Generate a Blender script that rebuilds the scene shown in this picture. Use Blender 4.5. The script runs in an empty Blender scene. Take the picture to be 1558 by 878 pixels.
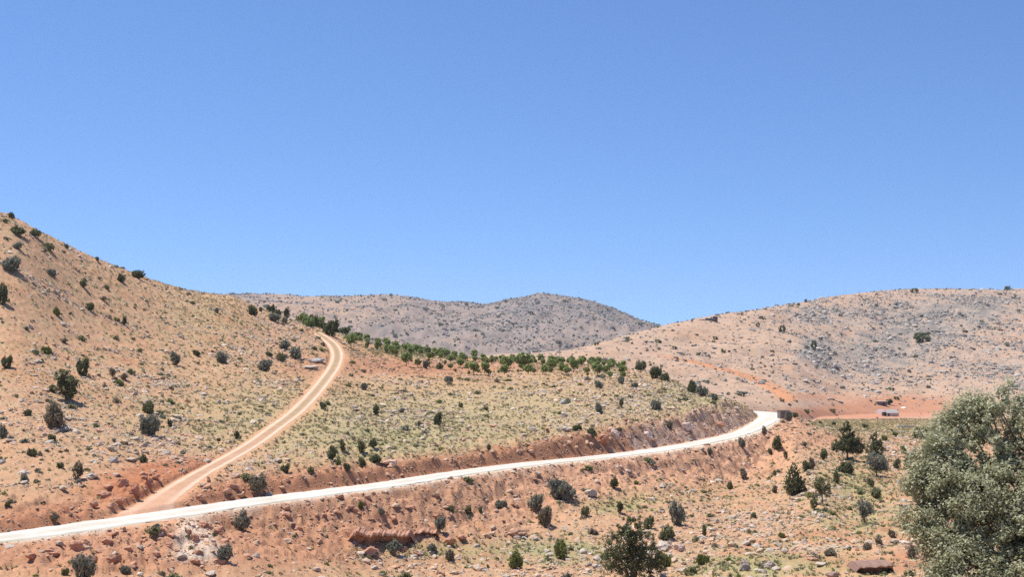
import bpy, math, random
import numpy as np
from mathutils import Vector, Matrix
random.seed(7); rng = np.random.default_rng(11)
sc = bpy.context.scene
col = sc.collection
# ---------------------------------------------------------------- camera, light, exposure
F = 2164.0; HY = 520.0; CX = 779.0            # focal length in photo pixels, horizon row, centre column
cam = bpy.data.objects.new('camera', bpy.data.cameras.new('camera')); col.objects.link(cam)
cam.data.sensor_width = 36; cam.data.lens = F/1558*36; cam.data.shift_y = (HY-439)/1558
cam.data.clip_start = 0.5; cam.data.clip_end = 20000
cam.rotation_euler = (math.radians(90), 0, 0); cam.location = (0, 0, 0); sc.camera = cam
SUN_EL = math.radians(67); SUN_AZ = math.atan2(-0.94, 0.34)
w = bpy.data.worlds.new('World'); sc.world = w; w.use_nodes = True
nt = w.node_tree; bg = nt.nodes['Background']
sky = nt.nodes.new('ShaderNodeTexSky'); sky.sky_type = 'NISHITA'; sky.sun_disc = False
sky.sun_elevation = SUN_EL; sky.sun_rotation = SUN_AZ; sky.altitude = 2500
sky.air_density = 1.0; sky.dust_density = 0.05; sky.ozone_density = 3.0
_tc = nt.nodes.new('ShaderNodeTexCoord'); _mp = nt.nodes.new('ShaderNodeVectorMath'); _mp.operation = 'MULTIPLY_ADD'
_mp.inputs[1].default_value = (1, 1, 1.15); _mp.inputs[2].default_value = (0, 0, .12)          # clearer, drier air than the model's horizon
nt.links.new(_tc.outputs['Generated'], _mp.inputs[0]); nt.links.new(_mp.outputs[0], sky.inputs[0])
_hs = nt.nodes.new('ShaderNodeHueSaturation'); _hs.inputs['Saturation'].default_value = 1.12; _hs.inputs['Hue'].default_value = .504; _hs.inputs['Value'].default_value = 1.10; nt.links.new(sky.outputs[0], _hs.inputs['Color'])
nt.links.new(_hs.outputs[0], bg.inputs[0]); bg.inputs[1].default_value = 0.126
sun = bpy.data.objects.new('sun', bpy.data.lights.new('sun', 'SUN')); col.objects.link(sun)
sun.data.energy = 4.6; sun.data.angle = math.radians(0.53); sun.data.color = (1.0, 0.955, 0.88)
sdir = Vector((math.sin(SUN_AZ)*math.cos(SUN_EL), math.cos(SUN_AZ)*math.cos(SUN_EL), math.sin(SUN_EL)))
sun.rotation_euler = (-sdir).to_track_quat('-Z', 'Y').to_euler()
sc.view_settings.view_transform = 'Standard'; sc.view_settings.look = 'None'
sc.view_settings.exposure = 0.46; sc.view_settings.gamma = 1; sc.view_settings.use_curve_mapping = False
sc.cycles.max_bounces = 5; sc.cycles.diffuse_bounces = 3; sc.cycles.transmission_bounces = 3; sc.cycles.volume_bounces = 0
sc.cycles.use_denoising = False

# ---------------------------------------------------------------- noise
_perm = rng.permutation(256); _perm = np.concatenate([_perm, _perm]).astype(np.int32)
_ang = rng.random(256)*2*np.pi; _gx = np.cos(_ang).astype(np.float32); _gy = np.sin(_ang).astype(np.float32)
def noise(x, y):
    x = np.asarray(x, np.float32); y = np.asarray(y, np.float32)
    xi = np.floor(x).astype(np.int32); yi = np.floor(y).astype(np.int32)
    xf = x-xi; yf = y-yi; xi &= 255; yi &= 255; xj = (xi+1) & 255; yj = (yi+1) & 255
    u = xf*xf*xf*(xf*(xf*6-15)+10); v = yf*yf*yf*(yf*(yf*6-15)+10)
    def g(a, b, dx, dy):
        h = _perm[_perm[a]+b]; return _gx[h]*dx+_gy[h]*dy
    n0 = g(xi, yi, xf, yf); n1 = g(xj, yi, xf-1, yf); n2 = g(xi, yj, xf, yf-1); n3 = g(xj, yj, xf-1, yf-1)
    a = n0+u*(n1-n0); b = n2+u*(n3-n2)
    return (a+v*(b-a))*1.45
def fbm(x, y, s, o=4, k=0.5, off=0.0):
    r = 0; a = 1.0; t = 0
    for i in range(o):
        r = r+a*noise(x/s+off+i*17.3, y/s-off+i*9.1); t += a; a *= k; s /= 2.03
    return r/t
def sst(e0, e1, x):
    t = np.clip((x-e0)/(e1-e0), 0, 1); return t*t*(3-2*t)
def pchip(x, y, xq):
    x = np.asarray(x, float); y = np.asarray(y, float); h = np.diff(x); d = np.diff(y)/h
    m = np.zeros_like(y); m[0] = d[0]; m[-1] = d[-1]
    for i in range(1, len(x)-1):
        if d[i-1]*d[i] > 0:
            w1 = 2*h[i]+h[i-1]; w2 = h[i]+2*h[i-1]; m[i] = (w1+w2)/(w1/d[i-1]+w2/d[i])
    i = np.clip(np.searchsorted(x, xq)-1, 0, len(x)-2); t = np.clip((xq-x[i])/h[i], 0, 1)
    t2 = t*t; t3 = t2*t
    return (2*t3-3*t2+1)*y[i]+(t3-2*t2+t)*h[i]*m[i]+(-2*t3+3*t2)*y[i+1]+(t3-t2)*h[i]*m[i+1]

# ---------------------------------------------------------------- terrain height
PX = np.concatenate([np.linspace(-2300, -130, 50)[:-1], np.arange(-130, 1690, 1.4), np.linspace(1700, 3800, 50)])
YS = np.concatenate([np.linspace(2, 72, 40)[:-1], np.arange(72, 250, .33), np.arange(250, 330, .6), np.arange(330, 700, 1.5),
                     np.arange(700, 1200, 2.4), np.arange(1200, 2400, 7.5), np.geomspace(2400, 3200, 10)])
NC, NR = len(PX), len(YS)
Z_ = lambda y, d: (HY-y)/F*d
near = {0: [(878,82),(848,86.5),(820,90.2),(792,95),(682,118),(520,158),(325,212)],
 150: [(878,85),(838,91),(798,97),(772,102),(670,126),(540,172),(397,235)],
 300: [(878,92),(822,99),(775,106),(752,110),(662,138),(560,185),(446,265)],
 350: [(878,95),(819,102),(768,109),(747,112.5),(661,140),(565,190),(453,270)],
 400: [(878,97),(815,105),(762,112),(742,115),(660,143),(570,195),(473,275)],
 500: [(878,101),(808,110),(749,118),(731,121),(650,148),(580,200),(504,280)],
 600: [(878,105),(800,117),(736,125),(720,129),(650,160),(590,205),(531,285)],
 700: [(878,108),(792,124),(720,135),(704,139),(645,165),(575,230),(545,290)],
 800: [(878,110),(788,130),(707,144.5),(688,149),(640,172),(575,232),(552,288)],
 900: [(878,110),(780,134),(697,153),(668,157.6),(627,180),(578,230),(557,280)],
 1000: [(878,108),(765,142),(685,164),(660,168.5),(622,188),(592,220),(568,252)],
 1050: [(878,106),(755,148),(677,172),(655,176.3),(624,193),(606,215),(593,236)],
 1100: [(878,104),(740,158),(666,185),(649,188.2),(627,200),(616,212),(608,226)],
 1150: [(878,102),(725,168),(652,205),(641,209),(635,214),(631,221),(628,231)],
 1185: [(878,101),(720,170),(660,202),(645,218),(640,226),(637,233),(634,241)],
 1215: [(878,100),(730,160),(690,180),(665,203),(650,220),(644,230),(640,242)],
 1250: [(878,100),(770,135),(710,172),(680,198),(662,225),(655,250),(650,275)],
 1300: [(878,98),(770,140),(710,180),(685,205),(668,235),(658,270),(650,310)],
 1400: [(878,95),(770,140),(715,180),(690,210),(670,245),(660,280),(652,320)],
 1560: [(878,92),(770,135),(715,180),(690,215),(672,250),(660,290),(652,330)]}
keys = sorted(near); KN = []
for c in keys:
    k = [(2, -1.9), (28, -6.6), (60, -11.6)] + [(d, Z_(y, d)) for y, d in near[c]]
    d9, z9 = k[-1]
    if c < 1250: k += [(d9+22, z9-3.0), (d9+60 if c > 900 else 400, -22 if c > 900 else -16), (600, -30)]
    else: k += [(400, Z_(641, 400)), (500, Z_(635, 500)), (600, Z_(628, 600))]
    k += [(900, -40), (9500, -60)]; KN.append(k)
def extrap(KN, keys, lo, hi):
    return [KN[0]]+KN+[KN[-1]], [lo]+list(keys)+[hi]
KN[0:0] = []
left = [(d, z*1.0 if i < 3 else z+(3.5 if 6 <= i <= 10 else 0)*(1 if i < 9 else 2)) for i, (d, z) in enumerate(KN[0])]
KN = [left]+KN+[KN[-1]]; kx = [-200]+keys+[1800]
def surf(KN, kx):
    A = np.array(KN, float); K = A.shape[1]; pc = np.clip(PX, kx[0], kx[-1])
    D = np.stack([pchip(kx, A[:, k, 0], pc) for k in range(K)], 1); Zk = np.stack([pchip(kx, A[:, k, 1], pc) for k in range(K)], 1)
    out = np.empty((NR, NC))
    for j in range(NC): out[:, j] = pchip(D[j], Zk[j], YS)
    return out
Zn = surf(KN, kx)
rh = {500: [(600,430),(575,480),(565,540),(562,600)], 700: [(592,430),(562,480),(554,540),(549,600)], 800: [(596,430),(560,490),(548,560),(541,640)],
 860: [(598,430),(562,510),(545,590),(537,670)], 940: [(605,435),(566,530),(536,620),(517,730)], 1000: [(610,440),(567,550),(531,660),(500,780)],
 1060: [(614,445),(570,565),(527,690),(488,830)], 1100: [(618,450),(572,580),(521,720),(481,880)], 1200: [(622,480),(582,600),(516,780),(464,960)],
 1300: [(625,560),(592,680),(515,850),(449,1040)], 1390: [(626,600),(592,700),(515,880),(441,1100)], 1560: [(627,600),(592,700),(515,880),(441,1120)], 1900: [(627,600),(592,700),(510,880),(425,1120)]}
RK = []
for c in sorted(rh):
    k = [(d, Z_(y, d)) for y, d in rh[c]]; d0, z0 = k[0]; d3, z3 = k[-1]
    k = [(10, -120), (d0-70, z0-14)]+k+[(d3+70, z3-2), (d3+700, -70), (9500, -90)]; RK.append(k)
Zr = surf(RK, sorted(rh))
fr = [(-300,447),(0,449),(300,449),(330,449),(400,450),(530,453),(570,451),(612,453),(640,458),(670,462),(710,463),(740,466),(770,460),(800,455),(825,450),(860,453),(890,458),(920,467),(950,480),(980,492),(1010,500),(1080,515),(1200,540),(1900,545)]
FK = []
for c, y in fr:
    d = 2150; z = Z_(y, d)
    k = [(10, -200), (1350, -42), (1500, Z_(552, 1500)), (1750, Z_(0.5*(y+552)-4, 1750)), (1980, Z_(0.2*552+.8*y-2, 1980)), (d, z), (d+150, z-10), (4000, -60), (9500, -95)]; FK.append(k)
Zf = surf(FK, [c for c, y in fr])
Yg = np.repeat(YS[:, None], NC, 1); Xg = (PX[None, :]-CX)/F*Yg
Z = np.maximum(np.maximum(Zn, Zr), Zf)
layer = np.argmax(np.stack([Zn, Zr, Zf]), 0)
# natural relief
rough = 0.42*fbm(Xg, Yg, 16, 3, .5, 3)+0.17*fbm(Xg, Yg, 4.2, 3, .55, 8)+0.10*fbm(Xg, Yg, 1.3, 2, .6, 5)
rid = 1-np.abs(fbm(Xg, Yg, 6, 3, .6, 21))*2.6
rough += 0.16*np.clip(rid, 0, 1)**3*sst(-.1, .4, fbm(Xg, Yg, 26, 2, .5, 33))
hillr = 6.5*fbm(Xg, Yg, 120, 4, .55, 12)+2.2*(1-np.abs(fbm(Xg, Yg, 55, 4, .6, 40))*2.4)+0.9*fbm(Xg, Yg, 11, 3, .6, 2)
farr = 20*fbm(Xg, Yg, 260, 4, .55, 52)+13*(1-np.abs(fbm(Xg, Yg, 130, 5, .62, 64))*2.4)+2.5*fbm(Xg, Yg, 22, 3, .6, 4)
wl = [(layer == i).astype(float) for i in range(3)]
ridge_soft = np.where(layer == 1, 0.35+0.65*sst(0, 8, np.abs(Yg-np.interp(PX, sorted(rh), [rh[c][3][1] for c in sorted(rh)])[None, :])/12), 1)
rs2 = np.where(layer == 2, 0.30+0.7*sst(60, 380, np.abs(Yg-2150)), 1)
nearfade = sst(60, 85, Yg)*.8+.2
Z = Z + wl[0]*rough*nearfade + wl[1]*(hillr*sst(0, 10, Zr-Zn)*ridge_soft+rough*.6) + wl[2]*farr*rs2*sst(0, 14, np.minimum(Zf-Zn, Zf-Zr))

# ---------------------------------------------------------------- road and track courses
RZ = -12.5
road_px = [(-240,838),(-120,828),(0,819),(100,806),(160,797),(240,786),(330,772),(400,762),(500,749),(600,736),(700,720),(800,707),(900,697),(1000,685),(1080,671),(1125,660),(1148,650.5),(1163,642),(1171,636)]
rp = []
for px, py in road_px:
    d = RZ*F/(HY-py); rp.append(((px-CX)/F*d, d))
rp += [((1172-CX)/F*243, 243.5), ((1160-CX)/F*252, 250), ((1125-CX)/F*255, 256), ((1060-CX)/F*262, 264)]
def resample(P, step):
    P = np.array(P, float); Q = [P[0]]
    for i in range(len(P)-1):                                     # catmull-rom
        p0 = P[max(i-1, 0)]; p1 = P[i]; p2 = P[i+1]; p3 = P[min(i+2, len(P)-1)]
        n = max(2, int(np.linalg.norm((p2-p1)[:2])/step))
        for t in np.arange(1, n+1)/n:
            Q.append(.5*((2*p1)+(-p0+p2)*t+(2*p0-5*p1+4*p2-p3)*t*t+(-p0+3*p1-3*p2+p3)*t**3))
    return np.array(Q)
RD = resample(rp, 1.5)
def dist_to(P, m):
    X = Xg[m]; Y = Yg[m]; best = np.full(X.shape, 1e9); side = np.zeros(X.shape); par = np.zeros(X.shape)
    for i in range(len(P)-1):
        a = P[i][:2]; b = P[i+1][:2]; e = b-a; L = e@e
        near_ = np.abs(Y-a[1]) < 40
        x = X[near_]; y = Y[near_]
        t = np.clip(((x-a[0])*e[0]+(y-a[1])*e[1])/L, 0, 1)
        dx = x-a[0]-t*e[0]; dy = y-a[1]-t*e[1]; d = np.hypot(dx, dy)
        bb = best[near_]; up = d < bb
        bb[up] = d[up]; best[near_] = bb
        s = side[near_]; s[up] = np.sign(e[0]*dy-e[1]*dx)[up]; side[near_] = s
        p = par[near_]; p[up] = (i+t)[up]; par[near_] = p
    return best, side, par
band = (Yg > 60) & (Yg < 300)
dr = np.full(Z.shape, 1e9); sr = np.zeros(Z.shape)
a, b, _ = dist_to(RD, band); dr[band] = a; sr[band] = b          # side > 0 : uphill (left of travel)
HW = 1.85
roadw = HW+0.0*dr
jag = 0.5+.9*fbm(Xg, Yg, 3.0, 3, .6, 71)
cut = RZ-.05+np.clip(dr-roadw-.35, 0, 99)*(.85+.6*jag); fill = RZ-.05-np.clip(dr-roadw-.5, 0, 99)*(.70+.25*jag)
Z = np.where(dr < 60, np.clip(Z, fill, np.maximum(cut, fill)), Z)
def col_index(px): return np.interp(px, PX, np.arange(NC))
def row_index(Y): return np.interp(Y, YS, np.arange(NR))
def bil(A, px, Y):
    px = np.atleast_1d(px).astype(float); Y = np.atleast_1d(Y).astype(float)
    c = np.clip(col_index(px), 0, NC-1.001); r = np.clip(row_index(Y), 0, NR-1.001); i = c.astype(int); j = r.astype(int); u = c-i; v = r-j
    return (A[j, i]*(1-u)+A[j, i+1]*u)*(1-v)+(A[j+1, i]*(1-u)+A[j+1, i+1]*u)*v
def gz(x, y): return bil(Z, CX+np.asarray(x)*F/np.asarray(y), y)   # ground height at a world point
def hit(px, py, lo=74):                                           # ground point seen at a pixel
    j = int(round(float(col_index(px)))); sy = HY-Z[:, j]/YS*F
    ok = np.nonzero((sy <= py) & (YS > lo))[0]
    if lo < 100:                                                  # things on the near hills stay on the near hills
        nr = np.nonzero((YS > lo) & (YS < 300))[0]
        if not len(ok) or YS[ok[0]] > 300: ok = nr[np.argmin(sy[nr]):][:1]; py = sy[ok[0]]+.001
    r = ok[0] if len(ok) else NR-30
    d = YS[r]
    if r > 0 and sy[r-1] > py: d = YS[r-1]+(YS[r]-YS[r-1])*(sy[r-1]-py)/max(1e-6, sy[r-1]-sy[r])
    return ((px-CX)/F*d, d, float(bil(Z, px, d)[0]))
trk_px = [(205,791),(232,771),(262,746),(300,722),(345,699),(385,676),(420,653),(450,628),(475,603),(495,579),(509,556),(513,540),(507,524),(494,513),(480,506)]
tp = []
for i, (px, py) in enumerate(trk_px):
    if i == 0: d = 98.2; tp.append(((px-CX)/F*d, d, RZ)); continue
    tp.append(hit(px, py))
tp[1] = (tp[1][0], tp[1][1], RZ+.1); tp[2] = (tp[2][0], tp[2][1], tp[2][2]*.6+RZ*.4)
tp = np.array(tp)
for _ in range(2): tp[1:-1, 2] = .25*tp[:-2, 2]+.5*tp[1:-1, 2]+.25*tp[2:, 2]
# keep the track's picture position after smoothing heights
TR = resample(tp, 1.2)
a, s_, p_ = dist_to(TR, band); dt = np.full(Z.shape, 1e9); st = np.zeros(Z.shape); pt = np.zeros(Z.shape); dt[band] = a; st[band] = s_; pt[band] = p_
tz = np.interp(pt, np.arange(len(TR)), TR[:, 2])
TW = np.interp(np.arange(len(TR)), [0, 7, 16, 60, len(TR)], [2.6, 1.5, 1.05, 1.15, 1.25])
tw = np.interp(pt, np.arange(len(TR)), TW)
offr = sst(0.0, 3.0, dr-HW)                                       # leave the road itself alone
tc = tz+np.clip(dt-tw, 0, 99)*(1.1+.6*jag); tf = tz-np.clip(dt-tw, 0, 99)*(.35)
Zt = np.clip(Z, tf, np.maximum(tc, tf)); Z = np.where((dt < 30) & (dr > HW), Z+(Zt-Z)*sst(0.0, .5, dr-HW), Z)
micro_t = sst(-.3, .8, dt-tw)
mic = (0.13*fbm(Xg, Yg, 1.5, 3, .7, 91)+.16*np.clip(1-np.abs(fbm(Xg, Yg, 2.6, 3, .65, 95))*3.2, -.3, 1))*sst(.2, 1.6, dr-HW)*(Yg < 400)*(dr > HW)
Z = Z+mic*np.where(dr < 9, 2.3, .95)*nearfade*np.where(dt < 20, micro_t, 1)
SY = HY-Z/Yg*F                                                    # where each ground point shows

# ---------------------------------------------------------------- ground colour (albedo of soils, grass and stone)
def mix(A, c, wgt):
    for i in range(3): A[..., i] += (c[i]-A[..., i])*wgt
n1 = fbm(Xg, Yg, 14, 4, .6, 101); n2 = fbm(Xg, Yg, 2.4, 4, .65, 120); n3 = fbm(Xg, Yg, .7, 3, .7, 140); n4 = fbm(Xg, Yg, 38, 3, .5, 160)
A = np.empty(Z.shape+(3,), np.float32); A[:] = (.50, .315, .205)
mix(A, (.47, .225, .125), sst(-.1, .5, n1+.3*n2)*.8)
mix(A, (.58, .42, .30), sst(.0, .6, n2+.4*n3)*.7)
def zone(px, py, rx, ry, lay=0):
    return np.exp(-(((PX[None, :]-px)/rx)**2+((SY-py)/ry)**2))*(layer == lay)
Pg = np.repeat(PX[None, :], NR, 0)
grass = .30+0*Z
for z in [(370,650,120,60,.45),(620,650,170,45,.6),(700,690,160,25,.3),(1060,600,90,30,.6),(1110,625,60,18,.4),(200,640,120,60,.2),(860,650,120,40,.25),(300,480,80,50,.3),(420,620,60,50,.3)]:
    grass += zone(*z[:4])*z[4]
gm = sst(.0, 1.0, grass+.9*n2+.35*n3+.3*n1-.05)*(layer == 0)
mix(A, (.39, .335, .20), gm*.8); ol = zone(800,620,230,45)+zone(560,660,120,50)+zone(1060,605,80,30); mix(A, (.40, .35, .215), np.clip(ol, 0, 1)*.7)
green = 0*Z
for z in [(640,835,90,18,.8),(850,838,110,22,.8),(700,540,160,7,.8),(880,550,100,6,.8),(600,530,60,6,.6),(980,745,90,22,.45),(1090,740,70,30,.3),(1290,735,90,45,.5),(1330,790,60,40,.35),(1180,850,110,22,.5),(1300,862,120,18,.35),(480,850,80,25,.2),(1230,800,60,25,.3),(1100,870,100,18,.5),(930,770,70,14,.6),(620,660,150,25,.4),(1350,658,90,10,.25),(1290,648,80,8,.15),(1140,618,40,8,.8),(550,700,80,20,.25),(360,640,90,40,.2)]:
    green += zone(*z[:4])*z[4]*1.25
mix(A, (.30, .32, .155), np.clip(sst(.2, 1.0, green+.8*n2*(green > .05)+.4*n3)*.85, 0, 1))
fld = (zone(1310,650,90,9)+zone(1400,655,60,8)); fld = fld*(.75+1.2*n2+.8*n3); mix(A, (.45, .40, .22), np.clip(fld, 0, 1)*.7)
red = 0*Z
for z in [(250,720,110,40,.6),(100,770,140,22,.6),(30,700,90,50,.25),(150,845,200,35,1.0),(430,830,110,45,.9),(560,800,80,25,.6),(650,560,140,14,.9),(560,540,60,25,.5),(460,560,60,30,.5),(700,580,80,12,.3),(1080,740,80,25,.3),(1270,670,50,14,.7),(1230,850,70,12,.5),(1330,860,70,12,.7),(1230,812,40,8,.7),(1390,850,40,22,.8),(850,555,120,8,.6),(800,800,80,20,.3)]:
    red += zone(*z[:4])*z[4]
mix(A, (.44, .225, .14), np.clip(sst(.15, .9, red+.5*n2+.2*n3*(red > .1))*.8, 0, 1))
up = np.clip(1-(dr-HW)/5.0, 0, 1)*(sr > 0)*(dr > HW)*(layer == 0); dn = np.clip(1-(dr-HW)/11.0, 0, 1)*(sr <= 0)*(dr > HW)*(layer == 0)
mix(A, (.41, .19, .115), np.clip(sst(.1, .8, up+.5*n2)*.85*(up > .02), 0, 1))
mix(A, (.48, .265, .17), np.clip(sst(.05, .7, dn+.5*n2)*.8*(dn > .02), 0, 1))
pk = up*sst(880, 1000, Pg); mix(A, (.62, .46, .37), np.clip(sst(.1, .6, pk*(.7+1.6*n2)), 0, 1)*.8)
pk = dn*sst(600, 1000, Pg); mix(A, (.62, .38, .26), np.clip(pk*1.6*(.6+n2), 0, 1)*.7)
edge = np.clip(1-(dr-HW)/(1.0+1.2*n2), 0, 1)*(sr <= 0); mix(A, (.72, .66, .58), edge*.75)     # gravel spilled over the shoulder
sp = np.exp(-((Pg-(292+(SY-800)*.28))/(19+(SY-785)*.36))**4)*sst(780, 795, SY)*sst(862, 846, SY)*(layer == 0)*(sr <= 0)
mix(A, (.62, .54, .47), np.clip(sp*(1.0+.9*n3+.6*n2), 0, 1)*.85)
mix(A, (.58, .34, .21), np.clip(1-(dt-tw)/1.3, 0, 1)*.7*(dt < 8))
tb = np.clip(1-(dt-tw)/7.0, 0, 1)*(st > 0)*(dt > tw)*sst(12, 2, np.abs(pt-12)+0*pt); mix(A, (.43, .17, .09), np.clip(sst(.05, .7, tb+.3*n2)*.8, 0, 1))
pale = sst(.25, .6, fbm(Xg, Yg, 9, 4, .6, 180)+.35*n2)*(layer == 0)*(1-np.clip(red+up+dn, 0, 1)); mix(A, (.50, .44, .38), pale*.55)
# right hill
h1 = fbm(Xg, Yg, 60, 5, .6, 201); h2 = fbm(Xg, Yg, 14, 4, .65, 220); h3 = fbm(Xg, Yg*.6, 5, 3, .7, 240)
B = np.empty_like(A); B[:] = (.49, .36, .27)
mix(B, (.57, .44, .34), sst(-.1, .5, h2+.3*h3)*.7); mix(B, (.47, .31, .21), sst(.0, .5, h1)*.6)
rocky = 0*Z
for z in [(1400,470,150,24,.6),(1240,480,60,20,.5),(1330,545,130,38,.75),(1400,505,90,20,.6),(1560,560,90,70,.5),(1500,460,80,30,.4),(1240,530,22,16,.8)]:
    rocky += np.exp(-(((Pg-z[0])/z[2])**2+((SY-z[1])/z[3])**2))*z[4]
mix(B, (.36, .335, .31), np.clip(sst(.15, .9, rocky+.75*h2+.4*h3)*.85, 0, 1)); mix(B, (.33, .27, .21), sst(.12, .5, h3+.3*h2)*.6); mix(B, (.24, .23, .215), sst(.55, 1.0, rocky+.6*h2+.5*h3)*.8)
rb = np.exp(-(((Pg-1370)/110)**2+((SY-618)/17)**2))+.8*np.exp(-(((Pg-1250)/120)**2+((SY-630)/9)**2))+.5*np.exp(-(((Pg-1230)/60)**2+((SY-603)/6)**2))
mix(B, (.50, .255, .155), np.clip(sst(.1, .9, rb*1.1+.45*h2), 0, 1)*.9)
lx = np.interp(SY, [540,552,563,575,588,600,612], [1000,1060,1105,1145,1172,1192,1200]); trk2 = np.exp(-((Pg-lx)/(8+(SY-540)*.06))**2)*sst(536, 552, SY)*sst(614, 606, SY)
mix(B, (.60, .31, .17), np.clip(trk2*1.8, 0, 1))
rocky_hill = rocky
# far hill
C = np.empty_like(A); C[:] = (.34, .295, .27); f1 = fbm(Xg, Yg, 150, 5, .62, 301); f2 = fbm(Xg, Yg, 40, 4, .68, 320)
mix(C, (.42, .32, .255), sst(-.15, .5, f1+.2*f2)*.8); mix(C, (.50, .36, .26), np.clip(np.exp(-(((Pg-470)/130)**2+((SY-470)/25)**2))*1.2, 0, 1)*.85)
mix(C, (.23, .22, .215), sst(-.1, .4, f2+.3*f1+.25*sst(700, 800, Pg)*sst(500, 465, SY))*.8)
flo = (layer == 0) & (Yg > 400); wB = sst(380, 470, Yg)*(layer == 0)
A += (B-A)*wB[..., None]; A *= np.array([.93, .865, .765], np.float32)*(1-wB[..., None])+wB[..., None]*np.array([.95, .85, .78], np.float32); A[layer == 1] = B[layer == 1]*np.array([.87, .795, .72]); A[layer == 2] = C[layer == 2]*np.array([.80, .73, .665])
A = np.clip(A, .02, .9)

# ---------------------------------------------------------------- materials
def nodes(name):
    m = bpy.data.materials.new(name); m.use_nodes = True; t = m.node_tree; return m, t, t.nodes['Principled BSDF']
def mth(t, op, a, b=None, c=None):
    n = t.nodes.new('ShaderNodeMath'); n.operation = op
    for i, v in enumerate((a, b, c)):
        if v is None: continue
        if isinstance(v, (int, float)): n.inputs[i].default_value = v
        else: t.links.new(v, n.inputs[i])
    return n.outputs[0]
def texn(t, scale, detail=4, rough_=.6):
    g = t.nodes.new('ShaderNodeNewGeometry'); n = t.nodes.new('ShaderNodeTexNoise'); t.links.new(g.outputs['Position'], n.inputs['Vector'])
    n.inputs['Scale'].default_value = scale; n.inputs['Detail'].default_value = detail; n.inputs['Roughness'].default_value = rough_; return n.outputs['Fac']
def attr_mat(name, attr='alb', scales=((3.0, .5), (.5, .25)), bump=.25, bscale=5, rough_=.95, gain=1.0, rand=0.0, spec=.15, trans=0):
    m, t, p = nodes(name); a = t.nodes.new('ShaderNodeAttribute'); a.attribute_name = attr
    f = None
    for s, k in scales:
        v = mth(t, 'MULTIPLY_ADD', texn(t, s), k*2, 1-k); f = v if f is None else mth(t, 'MULTIPLY', f, v)
    if rand:
        oi = t.nodes.new('ShaderNodeObjectInfo'); v = mth(t, 'MULTIPLY_ADD', oi.outputs['Random'], rand*2, 1-rand); f = v if f is None else mth(t, 'MULTIPLY', f, v)
    if f is not None:
        f = mth(t, 'MULTIPLY', f, gain); vm = t.nodes.new('ShaderNodeVectorMath'); vm.operation = 'SCALE'
        t.links.new(a.outputs['Color'], vm.inputs[0]); t.links.new(f, vm.inputs['Scale']); c = vm.outputs[0]
    else: c = a.outputs['Color']
    t.links.new(c, p.inputs['Base Color']); p.inputs['Roughness'].default_value = rough_; p.inputs['Specular IOR Level'].default_value = spec
    if bump:
        b = t.nodes.new('ShaderNodeBump'); b.inputs['Strength'].default_value = bump; b.inputs['Distance'].default_value = .1
        t.links.new(texn(t, bscale, 5, .7), b.inputs['Height']); t.links.new(b.outputs[0], p.inputs['Normal'])
    if trans:
        tr = t.nodes.new('ShaderNodeBsdfTranslucent'); t.links.new(c, tr.inputs[0]); mx = t.nodes.new('ShaderNodeMixShader'); mx.inputs[0].default_value = trans
        t.links.new(p.outputs[0], mx.inputs[1]); t.links.new(tr.outputs[0], mx.inputs[2]); t.links.new(mx.outputs[0], t.nodes['Material Output'].inputs[0])
    return m
def plain(name, c, k=.25, s=3, rough_=.9, bump=.3):
    m, t, p = nodes(name); v = mth(t, 'MULTIPLY_ADD', texn(t, s), k*2, 1-k); vm = t.nodes.new('ShaderNodeVectorMath'); vm.operation = 'SCALE'
    vm.inputs[0].default_value = c; t.links.new(v, vm.inputs['Scale']); t.links.new(vm.outputs[0], p.inputs['Base Color']); p.inputs['Roughness'].default_value = rough_
    if bump:
        b = t.nodes.new('ShaderNodeBump'); b.inputs['Strength'].default_value = bump; b.inputs['Distance'].default_value = .05
        t.links.new(texn(t, s*4, 5, .7), b.inputs['Height']); t.links.new(b.outputs[0], p.inputs['Normal'])
    return m
M_ground = attr_mat('stony_soil', scales=((7.0, .42), (1.3, .22), (.12, .12)), bump=.7, bscale=6)
M_stone = attr_mat('stone', scales=((9.0, .25),), bump=.4, bscale=12, rough_=.9)
M_leaf = attr_mat('foliage', scales=(), bump=0, rough_=.65, rand=.0, spec=.25, trans=.32)
M_oak = attr_mat('leathery_oak_leaves', scales=(), bump=0, rough_=.55, spec=.35, trans=.36)
M_tuft = attr_mat('dry_grass', scales=(), bump=0, rough_=.8, trans=.25)
M_bark = plain('bark', (.17, .125, .09), .35, 8)
M_gravel = attr_mat('crushed_gravel', scales=((14.0, .12), (1.2, .10)), bump=.5, bscale=22)
M_rut = attr_mat('beaten_earth', scales=((6.0, .25), (.9, .15)), bump=.4, bscale=9)

# ---------------------------------------------------------------- mesh helpers
def mesh_np(name, V, Fc, mat, cols=None, smooth=False):
    V = np.ascontiguousarray(V, np.float32).reshape(-1, 3); Fc = np.ascontiguousarray(Fc, np.int32); n, k = Fc.shape
    me = bpy.data.meshes.new(name); me.vertices.add(len(V)); me.vertices.foreach_set('co', V.ravel())
    me.loops.add(n*k); me.loops.foreach_set('vertex_index', Fc.ravel()); me.polygons.add(n)
    me.polygons.foreach_set('loop_start', np.arange(0, n*k, k, dtype=np.int32))
    me.polygons.foreach_set('use_smooth', np.full(n, smooth, bool))
    me.update(calc_edges=True); me.validate() if n < 2000 else None
    if cols is not None:
        c = np.ones((len(V), 4), np.float32); c[:, :3] = cols; at = me.attributes.new('alb', 'FLOAT_COLOR', 'POINT'); at.data.foreach_set('color', c.ravel())
    if mat: me.materials.append(mat)
    return me
def link(name, me, parent=None):
    o = bpy.data.objects.new(name, me); col.objects.link(o); o.parent = parent; return o
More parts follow.
